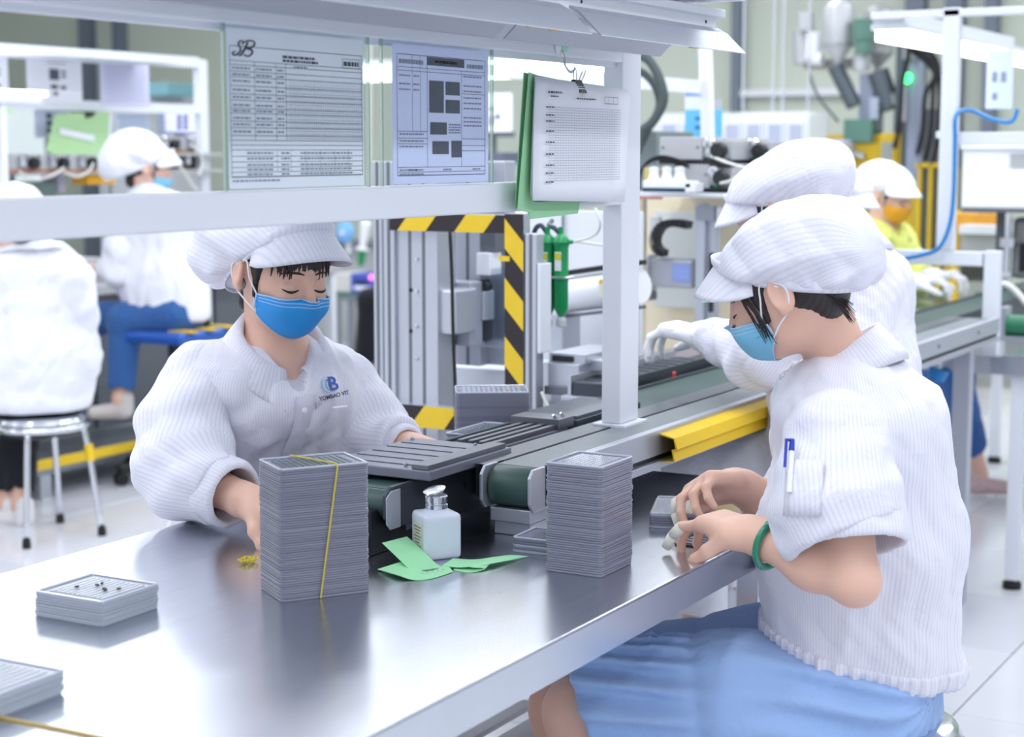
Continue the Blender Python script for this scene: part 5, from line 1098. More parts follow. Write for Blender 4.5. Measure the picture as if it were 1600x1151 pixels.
cable([at(876, 366, X=3.5), at(866, 356, X=3.5), at(858, 352, X=3.53), at(862, 345, X=3.6)], .006, MATS['dark_blue_hose'], 'dark bent hose feeding the right green filter', 'hose', 'hose')
cable([at(703, 362, X=3.36), at(706, 430, X=3.35), at(708, 520, X=3.34), at(711, 600, X=3.33), at(712, 660, X=3.30), at(709, 706, X=3.24)], .0042, black_rubber, 'black cable hanging down in front of the taped opening')
cable([at(846, 612, X=3.4), at(858, 636, X=3.4), at(880, 648, X=3.4), at(925, 656, X=3.45), at(950, 656, X=3.5)], .0035, white_hose_m, 'thin white tube looping beside the tray stack behind the conveyor', 'tube')
cable([at(835, 372, X=3.9), at(870, 378, X=3.8), at(905, 378, X=3.8), at(955, 385, X=3.8)], .003, white_hose_m, 'thin white tube strung across behind the green filters', 'tube')
cable([at(930, 325, X=3.7), at(938, 350, X=3.7), at(928, 368, X=3.75), at(895, 378, X=3.8)], .003, white_hose_m, 'thin white tube hanging behind the green folder\'s lower corner', 'tube')
# white cylinder and feeder blocks right of the filters
t = thing('linear_actuator', at(920, 490, X=3.95), 'thick white linear actuator lying behind the green filters', 'actuator')
a = at(880, 462, X=4.0); b = at(1000, 446, X=3.93); MB().cyl(a, b, .045, n=24).build('cylinder_body', white_plastic, t, auto=40); MB().bar(a+(0, 0, .058), b+(0, 0, .058), .05, .012).build('top_rail', black_plastic, t); MB().bar(a-(0, 0, .055), b-(0, 0, .055), .05, .008).build('bottom_rail', alu_dark, t)
for x_ in (3.97,): MB().box((3.94, a[1]-.03, .766 if a[1] < 2.05 else .656), (4.04, a[1]+.01, a[2]-.045)).build('stand', alu, t)
c = at(944, 450, X=3.90); MB().box((c[0]-.006, c[1]-.012, c[2]-.022), (c[0], c[1]+.012, c[2]+.022)).build('warning_label', M('label_cream', (232, 226, 206), .6), t); MB().box((c[0]-.007, c[1]-.012, c[2]+.012), (c[0]-.005, c[1]+.012, c[2]+.022)).build('label_band', yellow, t)
t = thing('feeder_block', at(900, 605, X=3.45), 'silver feeder block with a dark slot beside the white post', 'feeder'); boxX('body', 856, 568, 905, 606, 3.45, .2, alu, t); boxX('top_plate', 858, 552, 915, 568, 3.47, .2, alu, t); boxX('slot', 862, 556, 895, 565, 3.465, .01, black_plastic, t); boxX('arm', 905, 562, 955, 580, 3.5, .06, alu, t); boxX('base', 850, 606, 960, 620, 3.44, .3, alu_dark, t)
t = thing('bed_plate', at(800, 690, X=3.15), 'pale grey stepped machine base plate behind the wide conveyor', 'machine base')
MB().box((3.12, 1.68, .70), (3.9, 2.05, .735)).build('step', grey_box, t, bevel=.003); MB().box((3.15, 1.69, .735), (3.9, 1.95, .765)).build('step', grey_box, t, bevel=.003); MB().box((3.2, 1.70, .656), (3.9, 2.04, .70)).build('plinth', alu_dark, t)
for y in (650, 664): p = at(822, y, X=3.149); MB().cyl(p, p-(.004, 0, 0), .006, n=10).build('bolt', alu_dark, t)
# long slotted cassette with a red button, seen past the post
t = thing('tray_cassette', (3.7, 1.73, .80), 'long dark slotted cassette beside the white post, beyond the belt', 'cassette')
MB().box((3.38, 1.672, .832), (3.98, 1.80, .842)).build('base_plate', alu, t, bevel=.001)
for k in range(11): MB().box((3.40+k*.052, 1.69, .842), (3.436+k*.052, 1.78, .872)).build('cell', dark_plate, t, bevel=.002)
MB().box((3.395, 1.68, .842), (3.97, 1.688, .878)).build('front_wall', dark_plate, t); MB().box((3.40, 1.785, .842), (3.97, 1.793, .885)).build('rear_wall', alu, t)
for x in (3.45, 3.85): MB().box((x-.03, 1.70, .766), (x+.03, 1.76, .832)).build('stand', alu, t)
c = at(1047, 588, Y=1.69); tag(MB().lathe((c[0], c[1], c[2]-.008), [(.012, 0), (.012, .008), (.014, .010), (.014, .018), (.008, .022)], n=18).build('push_button', M('red_button', (214, 40, 48), .35), loc=c, auto=40), 'small red push button at the end of the cassette', 'button')
MB().box((c[0]-.04, c[1]-.03, c[2]-.02), (c[0]+.05, c[1]+.03, c[2]-.0085)).build('button_plate', white_plastic, t)
t = thing('fixture_block', at(1110, 590, Y=1.72), 'brownish stacked fixture plates under the gloved hand', 'fixture')
for k in range(4): boxY('plate', 1046+4*k, 574-7*k, 1150-6*k, 582-7*k, 1.72+.01*k, .12, M('brownish_metal', (150, 138, 140), .4, .4), t, .001)
boxY('foot', 1060, 582, 1150, 592, 1.72, .12, black_plastic, t); MB().box((at(1060, 590, Y=1.72)[0], 1.73, .656), (at(1060, 590, Y=1.72)[0]+.05, 1.8, at(1100, 592, Y=1.72)[2])).build('stand', alu, t)
# ------------------------------------------------------------------ second machine with shelf of valve units
X2 = 4.62
m = thing('test_machine', (4.9, 1.95, 0), 'beige enclosed test machine behind the reaching worker', 'machine')
boxX('rear_panel', 985, 308, 1172, 640, X2+.35, .02, beige, m); boxX('side_frame', 990, 310, 1003, 640, X2+.02, .03, beige, m); boxX('window', 1022, 330, 1090, 480, X2+.3, .006, M('pale_window', (206, 210, 206), .25), m)
boxX('shelf', 984, 301, 1175, 308, X2-.05, .40, white_paint, m); boxX('edge_strip', 1150, 308, 1168, 330, X2-.04, .02, M('orange_sticker', (238, 164, 40), .5), m); boxX('edge_strip', 1166, 318, 1176, 355, X2-.03, .02, blue_paint, m); boxX('red_line', 984, 307, 1035, 311, X2-.052, .004, M('dull_red', (196, 120, 120), .6), m)
boxX('column', 1086, 318, 1100, 560, X2+.05, .04, alu, m); boxX('column', 1101, 330, 1116, 560, X2+.07, .04, alu, m); boxX('top_block', 1086, 322, 1116, 345, X2+.03, .03, M('grey_casting', (168, 172, 184)), m); boxX('clear_box', 1118, 322, 1158, 350, X2+.03, .04, white_plastic, m, .006)
boxX('mount_plate', 1004, 398, 1014, 470, X2+.08, .06, alu, m); boxX('actuator', 1014, 405, 1082, 450, X2+.06, .08, MATS['grey_casting'], m, .008); boxX('actuator_label', 1050, 412, 1078, 440, X2+.057, .004, M('label_blue', (140, 160, 220), .5), m); boxX('bracket', 1003, 455, 1020, 468, X2+.07, .03, alu_dark, m)
boxX('chain_plate', 1014, 338, 1030, 380, X2+.11, .02, white_plastic, m)
boxX('signal_bar', 1107, 395, 1112, 488, X2+.03, .02, black_plastic, m)
for x in (1102, 1117): p = at(x, 467, X=X2+.02); MB().cyl(p, p-(.006, 0, 0), .006, n=10).build('led', led_green, m)
MB().box((X2-.02, 1.70, .60), (X2+.5, 2.30, .70)).build('base', alu, m); 
for x in (X2, X2+.44):
    for y in (1.74, 2.26): MB().box((x-.025, y-.025, 0), (x+.025, y+.025, .60)).build('leg', alu, m)
# cable chain: a row of links bent in a U
t = thing('cable_chain', at(1045, 398, X=X2+.06), 'black plastic cable chain bent in a U inside the test machine', 'cable chain')
cp = [at(*q, X=X2+.06) for q in ((1078, 352), (1056, 348), (1036, 352), (1026, 366), (1024, 380), (1030, 392), (1040, 396))]; path = smooth_path([V3(q) for q in cp], 3)
for i in range(len(path)-1):
    c_ = (path[i]+path[i+1])/2; z_ = nrm(path[i+1]-path[i]); MB().bar(path[i]+z_*.001, path[i+1]-z_*.001, .05, .022, np.cross(z_, (1, 0, 0))).build('link', black_plastic, t, bevel=.002)
# valve units: boxes with a regulator and gauge
def valve_unit(x0, y0, x1, y1, X, label, n_out=1):
    w_ = at(x0, (y0+y1)/2, X=X); e_ = at(x1, (y0+y1)/2, X=X); zt = at(x0, y0, X=X)[2]; zb = at(x0, y1, X=X)[2]
    t = thing('valve_unit', (X, (w_[1]+e_[1])/2, zb), label, 'valve unit'); yb, ya = min(w_[1], e_[1]), max(w_[1], e_[1]); L = ya-yb
    MB().box((X, yb+L*.38, zb+.012), (X+.16, ya, zt)).build('housing', grey_box, t, bevel=.003)
    MB().box((X+.02, yb, zb+.012), (X+.16, yb+L*.38, zt-.01)).build('rear_housing', grey_box, t, bevel=.003)
    MB().box((X, yb, zb), (X+.16, ya, zb+.012)).build('base', black_plastic, t)
    c = V3((X, yb+L*.28, (zt+zb)/2+.005)); h_ = (zt-zb)
    MB().lathe(c+(0, 0, -h_*.28), [(.016, 0), (.018, .01), (.016, .022), (.018, .03), (.018, .045), (.010, .052)], n=16).build('regulator', chrome, t, auto=40)
    MB().lathe(c+V3((-.002, -L*.16, -.004)), [(.020, 0), (.024, .004), (.024, .018), (.021, .03), (.018, .034)], (-1, 0, 0), 18).build('knob', black_plastic, t, auto=40)
    MB().lathe(c+(-.004, .0, h_*.2), [(.012, 0), (.013, .006), (.013, .012)], (-1, 0, 0), 16).build('gauge', white_plastic, t)
    MB().cyl(c+(-.004, -.012, -h_*.3), c+(-.018, -.012, -h_*.3), .007, n=10).build('push_fitting', green_plastic, t)
    for y_ in (yb+L*.45, ya-.012): MB().cyl((X-.002, y_, zt-.03), (X, y_, zt-.03), .004, n=8).build('screw', alu_dark, t)
    return c
v1 = valve_unit(1030, 214, 1140, 256, X2-.02, 'grey valve unit with black knob, upper one on the test machine\'s shelf')
v2 = valve_unit(1058, 256, 1140, 300, X2-.02, 'grey valve unit with black knob, lower one on the test machine\'s shelf')
v3 = valve_unit(1118, 216, 1200, 256, X2+.14, 'rear upper valve unit on the shelf, touching the big cap')
v4 = valve_unit(1118, 258, 1200, 300, X2+.14, 'rear lower valve unit on the shelf, behind the white air tubes')
cable([v1+(-.02, -.012, -.02), v1+(-.05, -.08, -.04), v1+(-.04, -.16, -.06), v1+(.05, -.25, -.07)], .0045, white_hose_m, 'white air tube sagging from the upper valve unit to the cap', 'tube')
cable([v2+(-.02, -.012, -.02), v2+(-.05, -.07, -.01), v2+(-.04, -.14, .03), v2+(.04, -.25, .07)], .0045, white_hose_m, 'white air tube rising from the lower valve unit to the cap', 'tube')
# white three-way plug block
t = thing('plug_block', at(1040, 300, X=X2-.14), 'white three-nozzle block with dark green base stripe on the shelf', 'socket block')
boxX('body', 1004, 282, 1080, 294, X2-.14, .06, white_plastic, t, .003); boxX('base_stripe', 1004, 294, 1070, 300, X2-.141, .062, M('teal_dark', (24, 66, 82), .4), t, .001); boxX('end_foot', 1070, 286, 1086, 300, X2-.14, .06, white_plastic, t)
for x in (1022, 1042, 1062):
    c = at(x, 283, X=X2-.11); MB().lathe(c, [(.020, 0), (.016, .012), (.0135, .026), (.016, .034)], n=18).build('nozzle', white_plastic, t, auto=40); MB().lathe(c+(0, 0, .034), [(.016, 0), (.012, .006), (.004, .008)], n=16).build('plug', M('pale_plug', (206, 206, 210), .4), t)
for k in range(4):
    cable([at(1000-k, 295, X=X2-.08), at(1000+2*k, 268-3*k, X=X2-.07), at(1022+3*k, 250-2*k, X=X2-.06), at(1048+6*k, 252, X=X2-.05), at(1062+5*k, 262, X=X2-.045)], .0035, black_rubber, ('black power lead arching over the white plug block, outermost', 'black power lead arching over the white plug block, second outermost', 'black power lead arching over the white plug block, second innermost', 'black power lead arching over the white plug block, innermost')[3-k])
tag(boxX('transformer', 1006, 262, 1030, 282, X2+.02, .05, M('mustard', (206, 186, 110), .5)), 'small mustard coloured block behind the white plug block', 'block')
# slanting white frame with papers, dark hoses behind the post
t = thing('tube_gantry', at(1105, 300, X=5.3), 'overlit white tube gantry with a crossbar behind the strip lamp\'s end', 'gantry')
a, b = at(1100, 20, X=5.3), at(1109, 300, X=5.3); MB().bar(b-(0, 0, .0), a, .035, .035).build('upright', white_plastic, t); a, b = at(1098, 136, X=5.28), at(700, 104, X=5.28); MB().bar(a, b, .035, .045).build('crossbar', white_plastic, t); b = at(1109, 300, X=5.3); MB().bar((b[0], b[1], 0), b, .035, .035).build('lower_upright', white_plastic, t)
a = at(700, 104, X=5.28); MB().bar((a[0], a[1], 0), a+(0, 0, .4), .035, .035).build('far_upright', white_plastic, t)
t = thing('hanging_sign', at(1100, 213, X=5.6), 'sky blue notice sheet with two dark lines, above the valve units', 'sign'); p_ = at(1120, 200, X=5.605); MB().box((5.604, p_[1]-.01, 0), (5.62, p_[1]+.01, p_[2]+.1)).build('pole', alu, t); boxX('board', 1070, 171, 1128, 214, 5.6, .004, M('sky_blue_card', (110, 196, 236), .6), t); boxX('print_line', 1086, 182, 1098, 188, 5.598, .002, M('teal_print', (40, 130, 180), .6), t); boxX('print_line', 1086, 196, 1098, 202, 5.598, .002, MATS['teal_print'], t)
t = thing('hanging_sheet', at(1086, 168, X=5.62), 'small white sheet with a blue header above the sky blue notice', 'sheet'); p_ = at(1075, 160, X=5.625); MB().box((5.624, p_[1]-.006, 0), (5.636, p_[1]+.006, p_[2]+.05)).build('pole', alu, t); boxX('page', 1070, 146, 1100, 172, 5.62, .003, paper, t); boxX('header', 1071, 140, 1099, 150, 5.618, .004, M('header_blue', (100, 150, 230), .6), t)
hm = M('dark_grey_hose', (70, 82, 84), .5)
cable([at(990, 82, X=5.0), at(1015, 95, X=5.0), at(1033, 130, X=5.0), at(1036, 160, X=5.0), at(1020, 190, X=5.0), at(1003, 206, X=5.0), at(996, 240, X=5.0)], .016, hm, 'outer thick dark hose looping behind the white post', 'hose', 'hose')
cable([at(988, 108, X=5.05), at(1008, 116, X=5.05), at(1024, 136, X=5.05), at(1030, 165, X=5.05), at(1014, 200, X=5.05), at(1000, 230, X=5.05)], .013, hm, 'inner dark hose looping behind the white post', 'hose', 'hose')
t = thing('grey_cabinet', at(1000, 300, X=5.1), 'narrow grey cabinet standing behind the white post', 'cabinet'); boxX('body', 960, 205, 1022, 640, 5.10, .3, M('cabinet_grey', (120, 132, 134), .5), t); boxX('door', 966, 215, 1018, 620, 5.09, .012, MATS['cabinet_grey'], t); boxX('handle', 1010, 300, 1013, 340, 5.08, .01, chrome, t)
# far glazed cabinet with two lit lamps
t = thing('glazed_cabinet', at(1200, 330, X=9.0), 'far pale cabinet with a row of glazed doors behind the caps', 'cabinet'); boxX('body', 1020, 176, 1262, 420, 9.0, .29, M('pale_cabinet', (222, 226, 226), .5), t)
for k in range(7): d_ = boxX('door', 1030+33*k, 190, 1058+33*k, 300, 8.985, .015, white_paint, t); boxX('pane', 1034+33*k, 194, 1054+33*k, 296, 8.98, .006, M('grey_glass', (176, 184, 204), .15), d_)
for k, (x0, x1) in enumerate(((1160, 1207), (1222, 1262))):
    t = thing('strip_lamp', at((x0+x1)/2, 186, X=8.2), ('lit strip lamp above the far glazed cabinet, left one', 'lit strip lamp above the far glazed cabinet, right one')[k], 'lamp'); boxX('hood', x0-3, 176, x1+4, 181, 8.2, .1, white_paint, t); boxX('tube', x0, 181, x1-14*k, 187, 8.21, .04, lamp_glow, t)
    for x in (x0, x1): p_ = at(x, 176, X=8.25); MB().box((8.25, p_[1]-.004, p_[2]), (8.26, p_[1]+.004, 4.0)).build('hanger', alu, t)
# ------------------------------------------------------------------ moulding machine with hoppers, far right
HX = 9.6
t = thing('moulding_machine', at(1340, 560, X=HX), 'tall yellow moulding machine with steel hoppers at the back wall', 'machine')
hop = M('hopper_steel', (190, 192, 196), .4, .4); hop2 = M('hopper_darker_steel', (158, 160, 160), .4, .4); gm = M('motor_green', (90, 130, 116), .5); grm = M('gunmetal', (88, 98, 106), .45, .4); hy_blue = M('grey_blue_paint', (140, 148, 168), .5)  # second hopper steel is simply a darker grey
def hopper(x, yt, ym, yb, w_, X, mat):
    c = at(x, ym, X=X); k = np.linalg.norm(at(x+w_/2, ym, X=X)-c); zt = at(x, yt, X=X)[2]; zb = at(x, yb, X=X)[2]
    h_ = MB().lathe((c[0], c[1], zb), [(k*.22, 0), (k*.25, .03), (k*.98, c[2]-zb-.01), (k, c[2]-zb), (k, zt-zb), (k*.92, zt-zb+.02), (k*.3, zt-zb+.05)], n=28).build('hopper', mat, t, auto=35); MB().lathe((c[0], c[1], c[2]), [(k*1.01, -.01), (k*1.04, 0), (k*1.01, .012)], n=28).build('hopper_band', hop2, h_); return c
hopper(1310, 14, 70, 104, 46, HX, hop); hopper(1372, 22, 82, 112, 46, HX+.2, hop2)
def hcyl(x0, y0, x1, y1, r, X, mat, name): return MB().cyl(at(x0, y0, X=X), at(x1, y1, X=X), r, n=16).build(name, mat, t, auto=40)
hcyl(1258, 20, 1258, 48, .05, HX, hop, 'blower'); hcyl(1272, 50, 1270, 92, .045, HX, white_plastic, 'filter_pipe'); hcyl(1270, 92, 1285, 92, .04, HX, white_plastic, 'elbow'); hcyl(1256, 48, 1258, 100, .07, HX+.1, hop, 'loader_body'); boxX('loader_bracket', 1255, 92, 1330, 106, HX+.1, .2, hop2, t)
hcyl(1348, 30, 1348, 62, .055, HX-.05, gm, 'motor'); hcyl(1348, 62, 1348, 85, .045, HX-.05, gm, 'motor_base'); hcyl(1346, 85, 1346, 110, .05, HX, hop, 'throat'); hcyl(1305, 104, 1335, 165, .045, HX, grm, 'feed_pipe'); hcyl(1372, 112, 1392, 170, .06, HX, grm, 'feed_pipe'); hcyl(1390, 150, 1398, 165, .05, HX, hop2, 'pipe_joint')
boxX('barrel_cover', 1342, 115, 1364, 200, HX, .15, hy_blue, t); boxX('barrel_cover', 1358, 152, 1372, 205, HX-.05, .1, M('light_steel_blue', (176, 184, 204), .4), t)
boxX('mast', 1416, 88, 1434, 300, HX-.2, .1, hy_blue, t, .01); boxX('mast_plate', 1408, 120, 1415, 190, HX-.22, .04, hop, t); hcyl(1425, 68, 1425, 92, .05, HX-.2, hop, 'beacon_base'); hcyl(1425, 58, 1425, 68, .03, HX-.2, M('beacon_red', (236, 110, 130), .4), 'beacon')
p = at(1417, 122, X=HX-.24); MB().cyl(p, p-(.01, 0, 0), .028, n=14).build('green_light', led_green, t)
boxX('upper_body', 1283, 210, 1372, 262, HX-.1, .5, mach_yellow, t, .02); boxX('upper_body', 1318, 222, 1380, 300, HX-.12, .5, mach_yellow, t, .01); boxX('guard_door', 1372, 208, 1400, 290, HX-.15, .1, mach_yellow, t, .01); boxX('door_window', 1377, 222, 1394, 262, HX-.155, .01, M('machine_glass', (150, 156, 150), .2), t)
boxX('valve_bank', 1318, 186, 1362, 222, HX-.15, .2, gm, t); boxX('lower_body', 1270, 262, 1420, 600, HX, 1.0, mach_yellow, t, .02)
boxX('sheet_metal_hood', 1275, 218, 1318, 252, HX-.3, .3, M('pale_lilac_metal', (206, 208, 224), .4), t, .02)
boxX('cage_panel', 1432, 262, 1475, 470, HX-.3, .02, M('cage_mesh', (86, 96, 92), .5, noise=(20, .4)), t)
for x in (1430, 1447, 1462): boxX('cage_post', x, 255, x+5, 560, HX-.34, .03, mach_yellow, t)
boxX('cage_rail', 1430, 255, 1476, 261, HX-.34, .03, mach_yellow, t); boxX('dark_column', 1396, 60, 1412, 300, HX-.05, .1, grm, t, .02); boxX('side_unit', 1395, 170, 1470, 262, HX+.2, .3, M('unit_dark_grey', (110, 116, 122), .5), t, .01)  # side unit is one even dark grey
for k, (xa, xb, yb) in enumerate(((1398, 1404, 230), (1436, 1462, 260), (1438, 1452, 250), (1440, 1440, 240), (1452, 1470, 230))):
    MB().tube([at(1375+14*k, 48+8*k, X=HX-.25), at(xa+20, 70+14*k, X=HX-.3), at(xb+6, 130+6*k, X=HX-.3), at(xb+2, yb-40, X=HX-.28), at(xb-6, yb, X=HX-.2)], .014, 8, sub=5).build('hydraulic_hose', black_rubber, t, smooth=True)
MB().tube([at(1262, 106, X=HX-.1), at(1278, 150, X=HX-.1), at(1310, 190, X=HX-.1)], .008, 6, sub=4).build('thin_hose', grm, t, smooth=True)
for k in range(4): p = at(1322+9*k, 240+3*(k % 2), X=HX-.13); MB().lathe(p, [(.02, 0), (.02, .04), (.012, .05)], (-1, 0, 0), 12).build('fitting', chrome, t)
# ------------------------------------------------------------------ second table down the line with white frame
T2 = 5.42
t = thing('line_table', (6.6, 1.45, 0), 'steel table farther down the line at the right edge', 'table')
MB().box((T2, .95, .746), (7.8, 1.325, .75)).build('table_top', steel, t); MB().box((T2, .95, .69), (T2+.003, 1.95, .746)).build('end_apron', steel, t); MB().box((T2, 1.67, .746), (7.8, 1.95, .75)).build('table_top', steel, t); MB().box((T2, .95, .69), (7.8, .953, .746)).build('front_apron', steel, t)
for x in (T2+.05, 7.7):
    for y in (1.0, 1.28, 1.9): MB().box((x-.02, y-.02, .03), (x+.02, y+.02, .69)).build('leg', white_paint, t); MB().lathe((x, y, 0), [(.03, 0), (.03, .02), (.012, .03)], n=12).build('foot', black_rubber, t)
MB().box((T2+.1, 1.0, .12), (7.7, 1.04, .16)).build('foot_rail', white_paint, t)
t = thing('lamp_stand', (T2+.03, 1.4, .75), 'white tube stand carrying a lit strip lamp at the right edge', 'stand')
def fbar(x0, y0, x1, y1, X=T2+.03, dep=.04, name='bar'): return boxX(name, x0, y0, x1, y1, X, dep, white_paint, t, .003)
fbar(1535, 392, 1560, 556, name='leg'); fbar(1396, 392, 1535, 414, name='cross_beam'); fbar(1468, 12, 1494, 392, name='post'); fbar(1360, 12, 1700, 24, name='top_beam'); fbar(1462, 205, 1470, 216, name='stub')
a, b = at(1388, 34, X=T2+.06), None; d_ = V3((1, 0, 0))
MB().box((T2+.07, a[1]-.05, a[2]-.02), (T2+1.5, a[1]+.05, a[2]+.03)).build('side_beam', white_paint, t)
a2 = at(1600, 392, X=T2+.03); fbar(1690, 12, 1716, 556, name='post'); fbar(1494, 206, 1700, 226, X=T2+.05, name='mid_beam')
t2 = thing('frame_lamp', (T2+.5, 1.7, 1.75), 'bright lit strip lamp hanging under the right-hand white frame', 'lamp'); p = at(1392, 44, X=T2+.1); MB().box((T2+.08, p[1]-.06, p[2]-.006), (T2+2.4, p[1]+.06, p[2]+.012)).build('hood', white_paint, t2); MB().box((T2+.1, p[1]-.05, p[2]-.04), (T2+2.3, p[1]+.05, p[2]-.006)).build('tube', lamp_glow, t2)
t = thing('hanging_form', at(1560, 170, X=6.2), 'overlit paper form in a sleeve hanging under the bright lamp', 'paper'); boxX('page', 1541, 78, 1583, 170, 6.2, .003, M('pale_blue_paper', (206, 218, 240), .6), t); boxX('print_block', 1550, 112, 1558, 128, 6.198, .002, ink_soft, t); boxX('print_block', 1564, 112, 1572, 128, 6.198, .002, ink_soft, t); boxX('print_block', 1550, 145, 1558, 156, 6.198, .002, ink_soft, t)
t = thing('white_cabinet', at(1560, 330, X=6.6), 'bright white control box with dark underside at the right edge', 'control box'); boxX('body', 1503, 232, 1660, 326, 6.6, .3, M('white_enamel', (245, 247, 250), .35), t, .006); boxX('under_plate', 1503, 326, 1660, 332, 6.59, .3, dark_grey, t); boxX('vent', 1578, 240, 1610, 262, 6.595, .01, grey_box, t); boxX('lid', 1500, 226, 1662, 233, 6.58, .34, white_plastic, t)
for x in (1568, 1572): pass
boxX('rod', 1569, 330, 1577, 436, 6.7, .03, chrome, t); boxX('rod_collar', 1562, 372, 1584, 386, 6.69, .05, chrome, t); boxX('rod_collar', 1560, 424, 1580, 434, 6.69, .05, chrome, t); boxX('back_plate', 1555, 330, 1570, 436, 6.75, .05, dark_grey, t); boxX('casting', 1580, 340, 1640, 436, 6.78, .08, MATS['hopper_darker_steel'], t, .02); boxX('casting_window', 1592, 380, 1610, 425, 6.775, .01, black_plastic, t)
t = thing('press_unit', at(1500, 455, X=7.4), 'grey slotted press with an orange guard at the far right of the line', 'press'); boxX('body', 1500, 362, 1556, 408, 7.4, .3, grey_box, t); boxX('slot_block', 1500, 410, 1540, 440, 7.38, .3, alu_dark, t); 
for k in range(7): boxX('slot', 1503+5*k, 414, 1505+5*k, 436, 7.375, .01, black_plastic, t)
boxX('base', 1496, 440, 1546, 456, 7.38, .3, alu, t); boxX('orange_guard', 1490, 335, 1560, 358, 7.5, .2, M('orange_guard_paint', (214, 150, 40), .5, noise=(14, .3)), t); boxX('yellow_post', 1486, 330, 1496, 470, 7.6, .05, yellow, t); boxX('white_cover', 1498, 352, 1560, 366, 7.36, .3, white_paint, t)
cable([at(1405, 405, X=T2), at(1440, 398, X=T2), at(1468, 386, X=T2), at(1484, 350, X=T2), at(1490, 300, X=T2), at(1492, 220, X=T2), at(1494, 180, X=T2), at(1515, 172, X=T2+.1), at(1550, 186, X=T2+.1), at(1580, 190, X=T2+.1), at(1590, 170, X=T2+.1)], .0068, blue_hose_m, 'bright blue air hose climbing the right-hand white post', 'hose', 'hose')
t = thing('clear_bin', at(1445, 490, X=6.6), 'clear plastic bin with yellowish contents beside the gloved hands', 'bin'); 
for q in ((1416, 455, 1480, 485, 6.6, .004), (1416, 455, 1480, 485, 6.85, .004)): boxX('wall', *q, film('bin_plastic', (226, 232, 226), .15, .1), t, 0)
boxX('base', 1416, 484, 1480, 489, 6.6, .254, M('bin_base', (206, 212, 206), .4), t); boxX('contents', 1420, 472, 1450, 484, 6.65, .1, M('lime_parts', (210, 220, 150), .5), t, .01)
t = thing('roller_unit', at(1580, 445, X=5.9), 'green roller end of a cross conveyor at the right edge', 'conveyor'); p = at(1575, 490, X=5.9); MB().cyl((5.9, p[1], .80), (5.9, p[1]-.12, .80), .035, n=18).build('roller', M('dark_roller_green', (40, 120, 84), .4), t, auto=40); MB().box((5.86, p[1], .7505), (5.95, p[1]+.02, .86)).build('bracket', alu, t); MB().box((5.86, p[1]-.15, .7505), (5.95, p[1]-.12, .86)).build('bracket', alu, t)
MB().box((5.84, p[1]-.15, .7505), (6.2, p[1]+.02, .765)).build('bed', alu, t)
cable([at(1556, 442, X=6.3), at(1575, 446, X=6.3), at(1590, 458, X=6.3), at(1604, 475, X=6.3)], .012, white_hose_m, 'thick white hose bending down at the right edge', 'hose', 'hose')
p = at(1462, 583, X=T2-.02); t = thing('blue_cup', p, 'small blue plastic clip cup hanging under the second table\'s edge', 'cup'); MB().lathe(p-(0, .0, .02), [(.026, 0), (.030, .02), (.032, .034), (.026, .036)], (.1, -.3, 1), 18).build('cup', M('blue_plastic', (30, 140, 214), .3), t, auto=40); MB().box((p[0]-.01, p[1]-.012, p[2]+.01), (p[0]+.0205, p[1]+.012, p[2]+.045)).build('hook', white_plastic, t)
# ------------------------------------------------------------------ line at the left: bench, shelf frame, valve units
LYB = 5.45
t = thing('far_bench', (6.0, 5.7, 0), 'long work bench of the next line with dark grey cabinet front', 'bench')
MB().box((3.2, LYB, .74), (7.7, 6.25, .78)).build('bench_top', grey_box, t, bevel=.003)
for k in range(5): MB().box((3.3+.85*k, LYB+.06, .12), (3.3+.85*k+.83, 6.15, .74)).build('cabinet', dark_grey, t, bevel=.004)
for x in (3.25, 4.9, 6.6, 7.65): MB().box((x-.02, LYB+.02, 0), (x+.02, LYB+.06, .74)).build('leg', white_paint, t)
t = thing('foot_platform', (6.0, 5.2, 0), 'low steel foot platform with a yellow edge stripe along the far bench', 'platform')
MB().box((3.2, 4.98, .10), (8.4, 5.34, .15)).build('deck', steel_dull, t, bevel=.003); MB().box((3.2, 4.972, .125), (8.4, 4.98, .155)).build('yellow_edge', hz_yellow, t); MB().box((3.2, 5.0, .155 - .005), (8.4, 5.03, .152)).build('yellow_stripe', hz_yellow, t)
for x in (3.4, 5.0, 6.6, 8.2): MB().box((x-.03, 5.0, 0), (x+.03, 5.3, .10)).build('support', alu, t)
FY = 5.62
t = thing('far_shelf_frame', (6.4, FY, .78), 'white shelf frame on the far bench carrying forms, left of the monogram form', 'shelf frame')
pe = at(315, 200, Y=FY)[0]; zt = at(315, 100, Y=FY)[2]; zm = at(315, 172, Y=FY)[2]
MB().box((pe-.03, FY-.02, .78), (pe+.03, FY+.02, zt+.02)).build('post', white_paint, t); MB().box((3.3, FY-.02, zt-.02), (pe-.03, FY+.02, zt+.03)).build('top_rail', white_paint, t); MB().box((3.3, FY-.02, zm-.02), (pe-.03, FY+.02, zm+.025)).build('middle_rail', white_paint, t); MB().box((3.3, FY-.02, .78), (3.36, FY+.02, zt-.02)).build('post', white_paint, t)
MB().box((3.4, FY-.35, zt-.03), (pe-.5, FY-.02, zt-.015)).build('top_board', white_paint, t)
sheetY('hung_sheet', 42, 90, 128, 160, FY-.025, 'white photo form on the far shelf frame, second from the left edge', 1); sheetY('hung_sheet', 157, 96, 233, 164, FY-.025, 'pale lavender form on the far shelf frame beside its end post', 2, M('lavender_paper', (206, 208, 236), .6)); sheetY('hung_sheet', -30, 86, 13, 158, FY-.025, 'white form with a tan block cut by the left picture edge', 1)
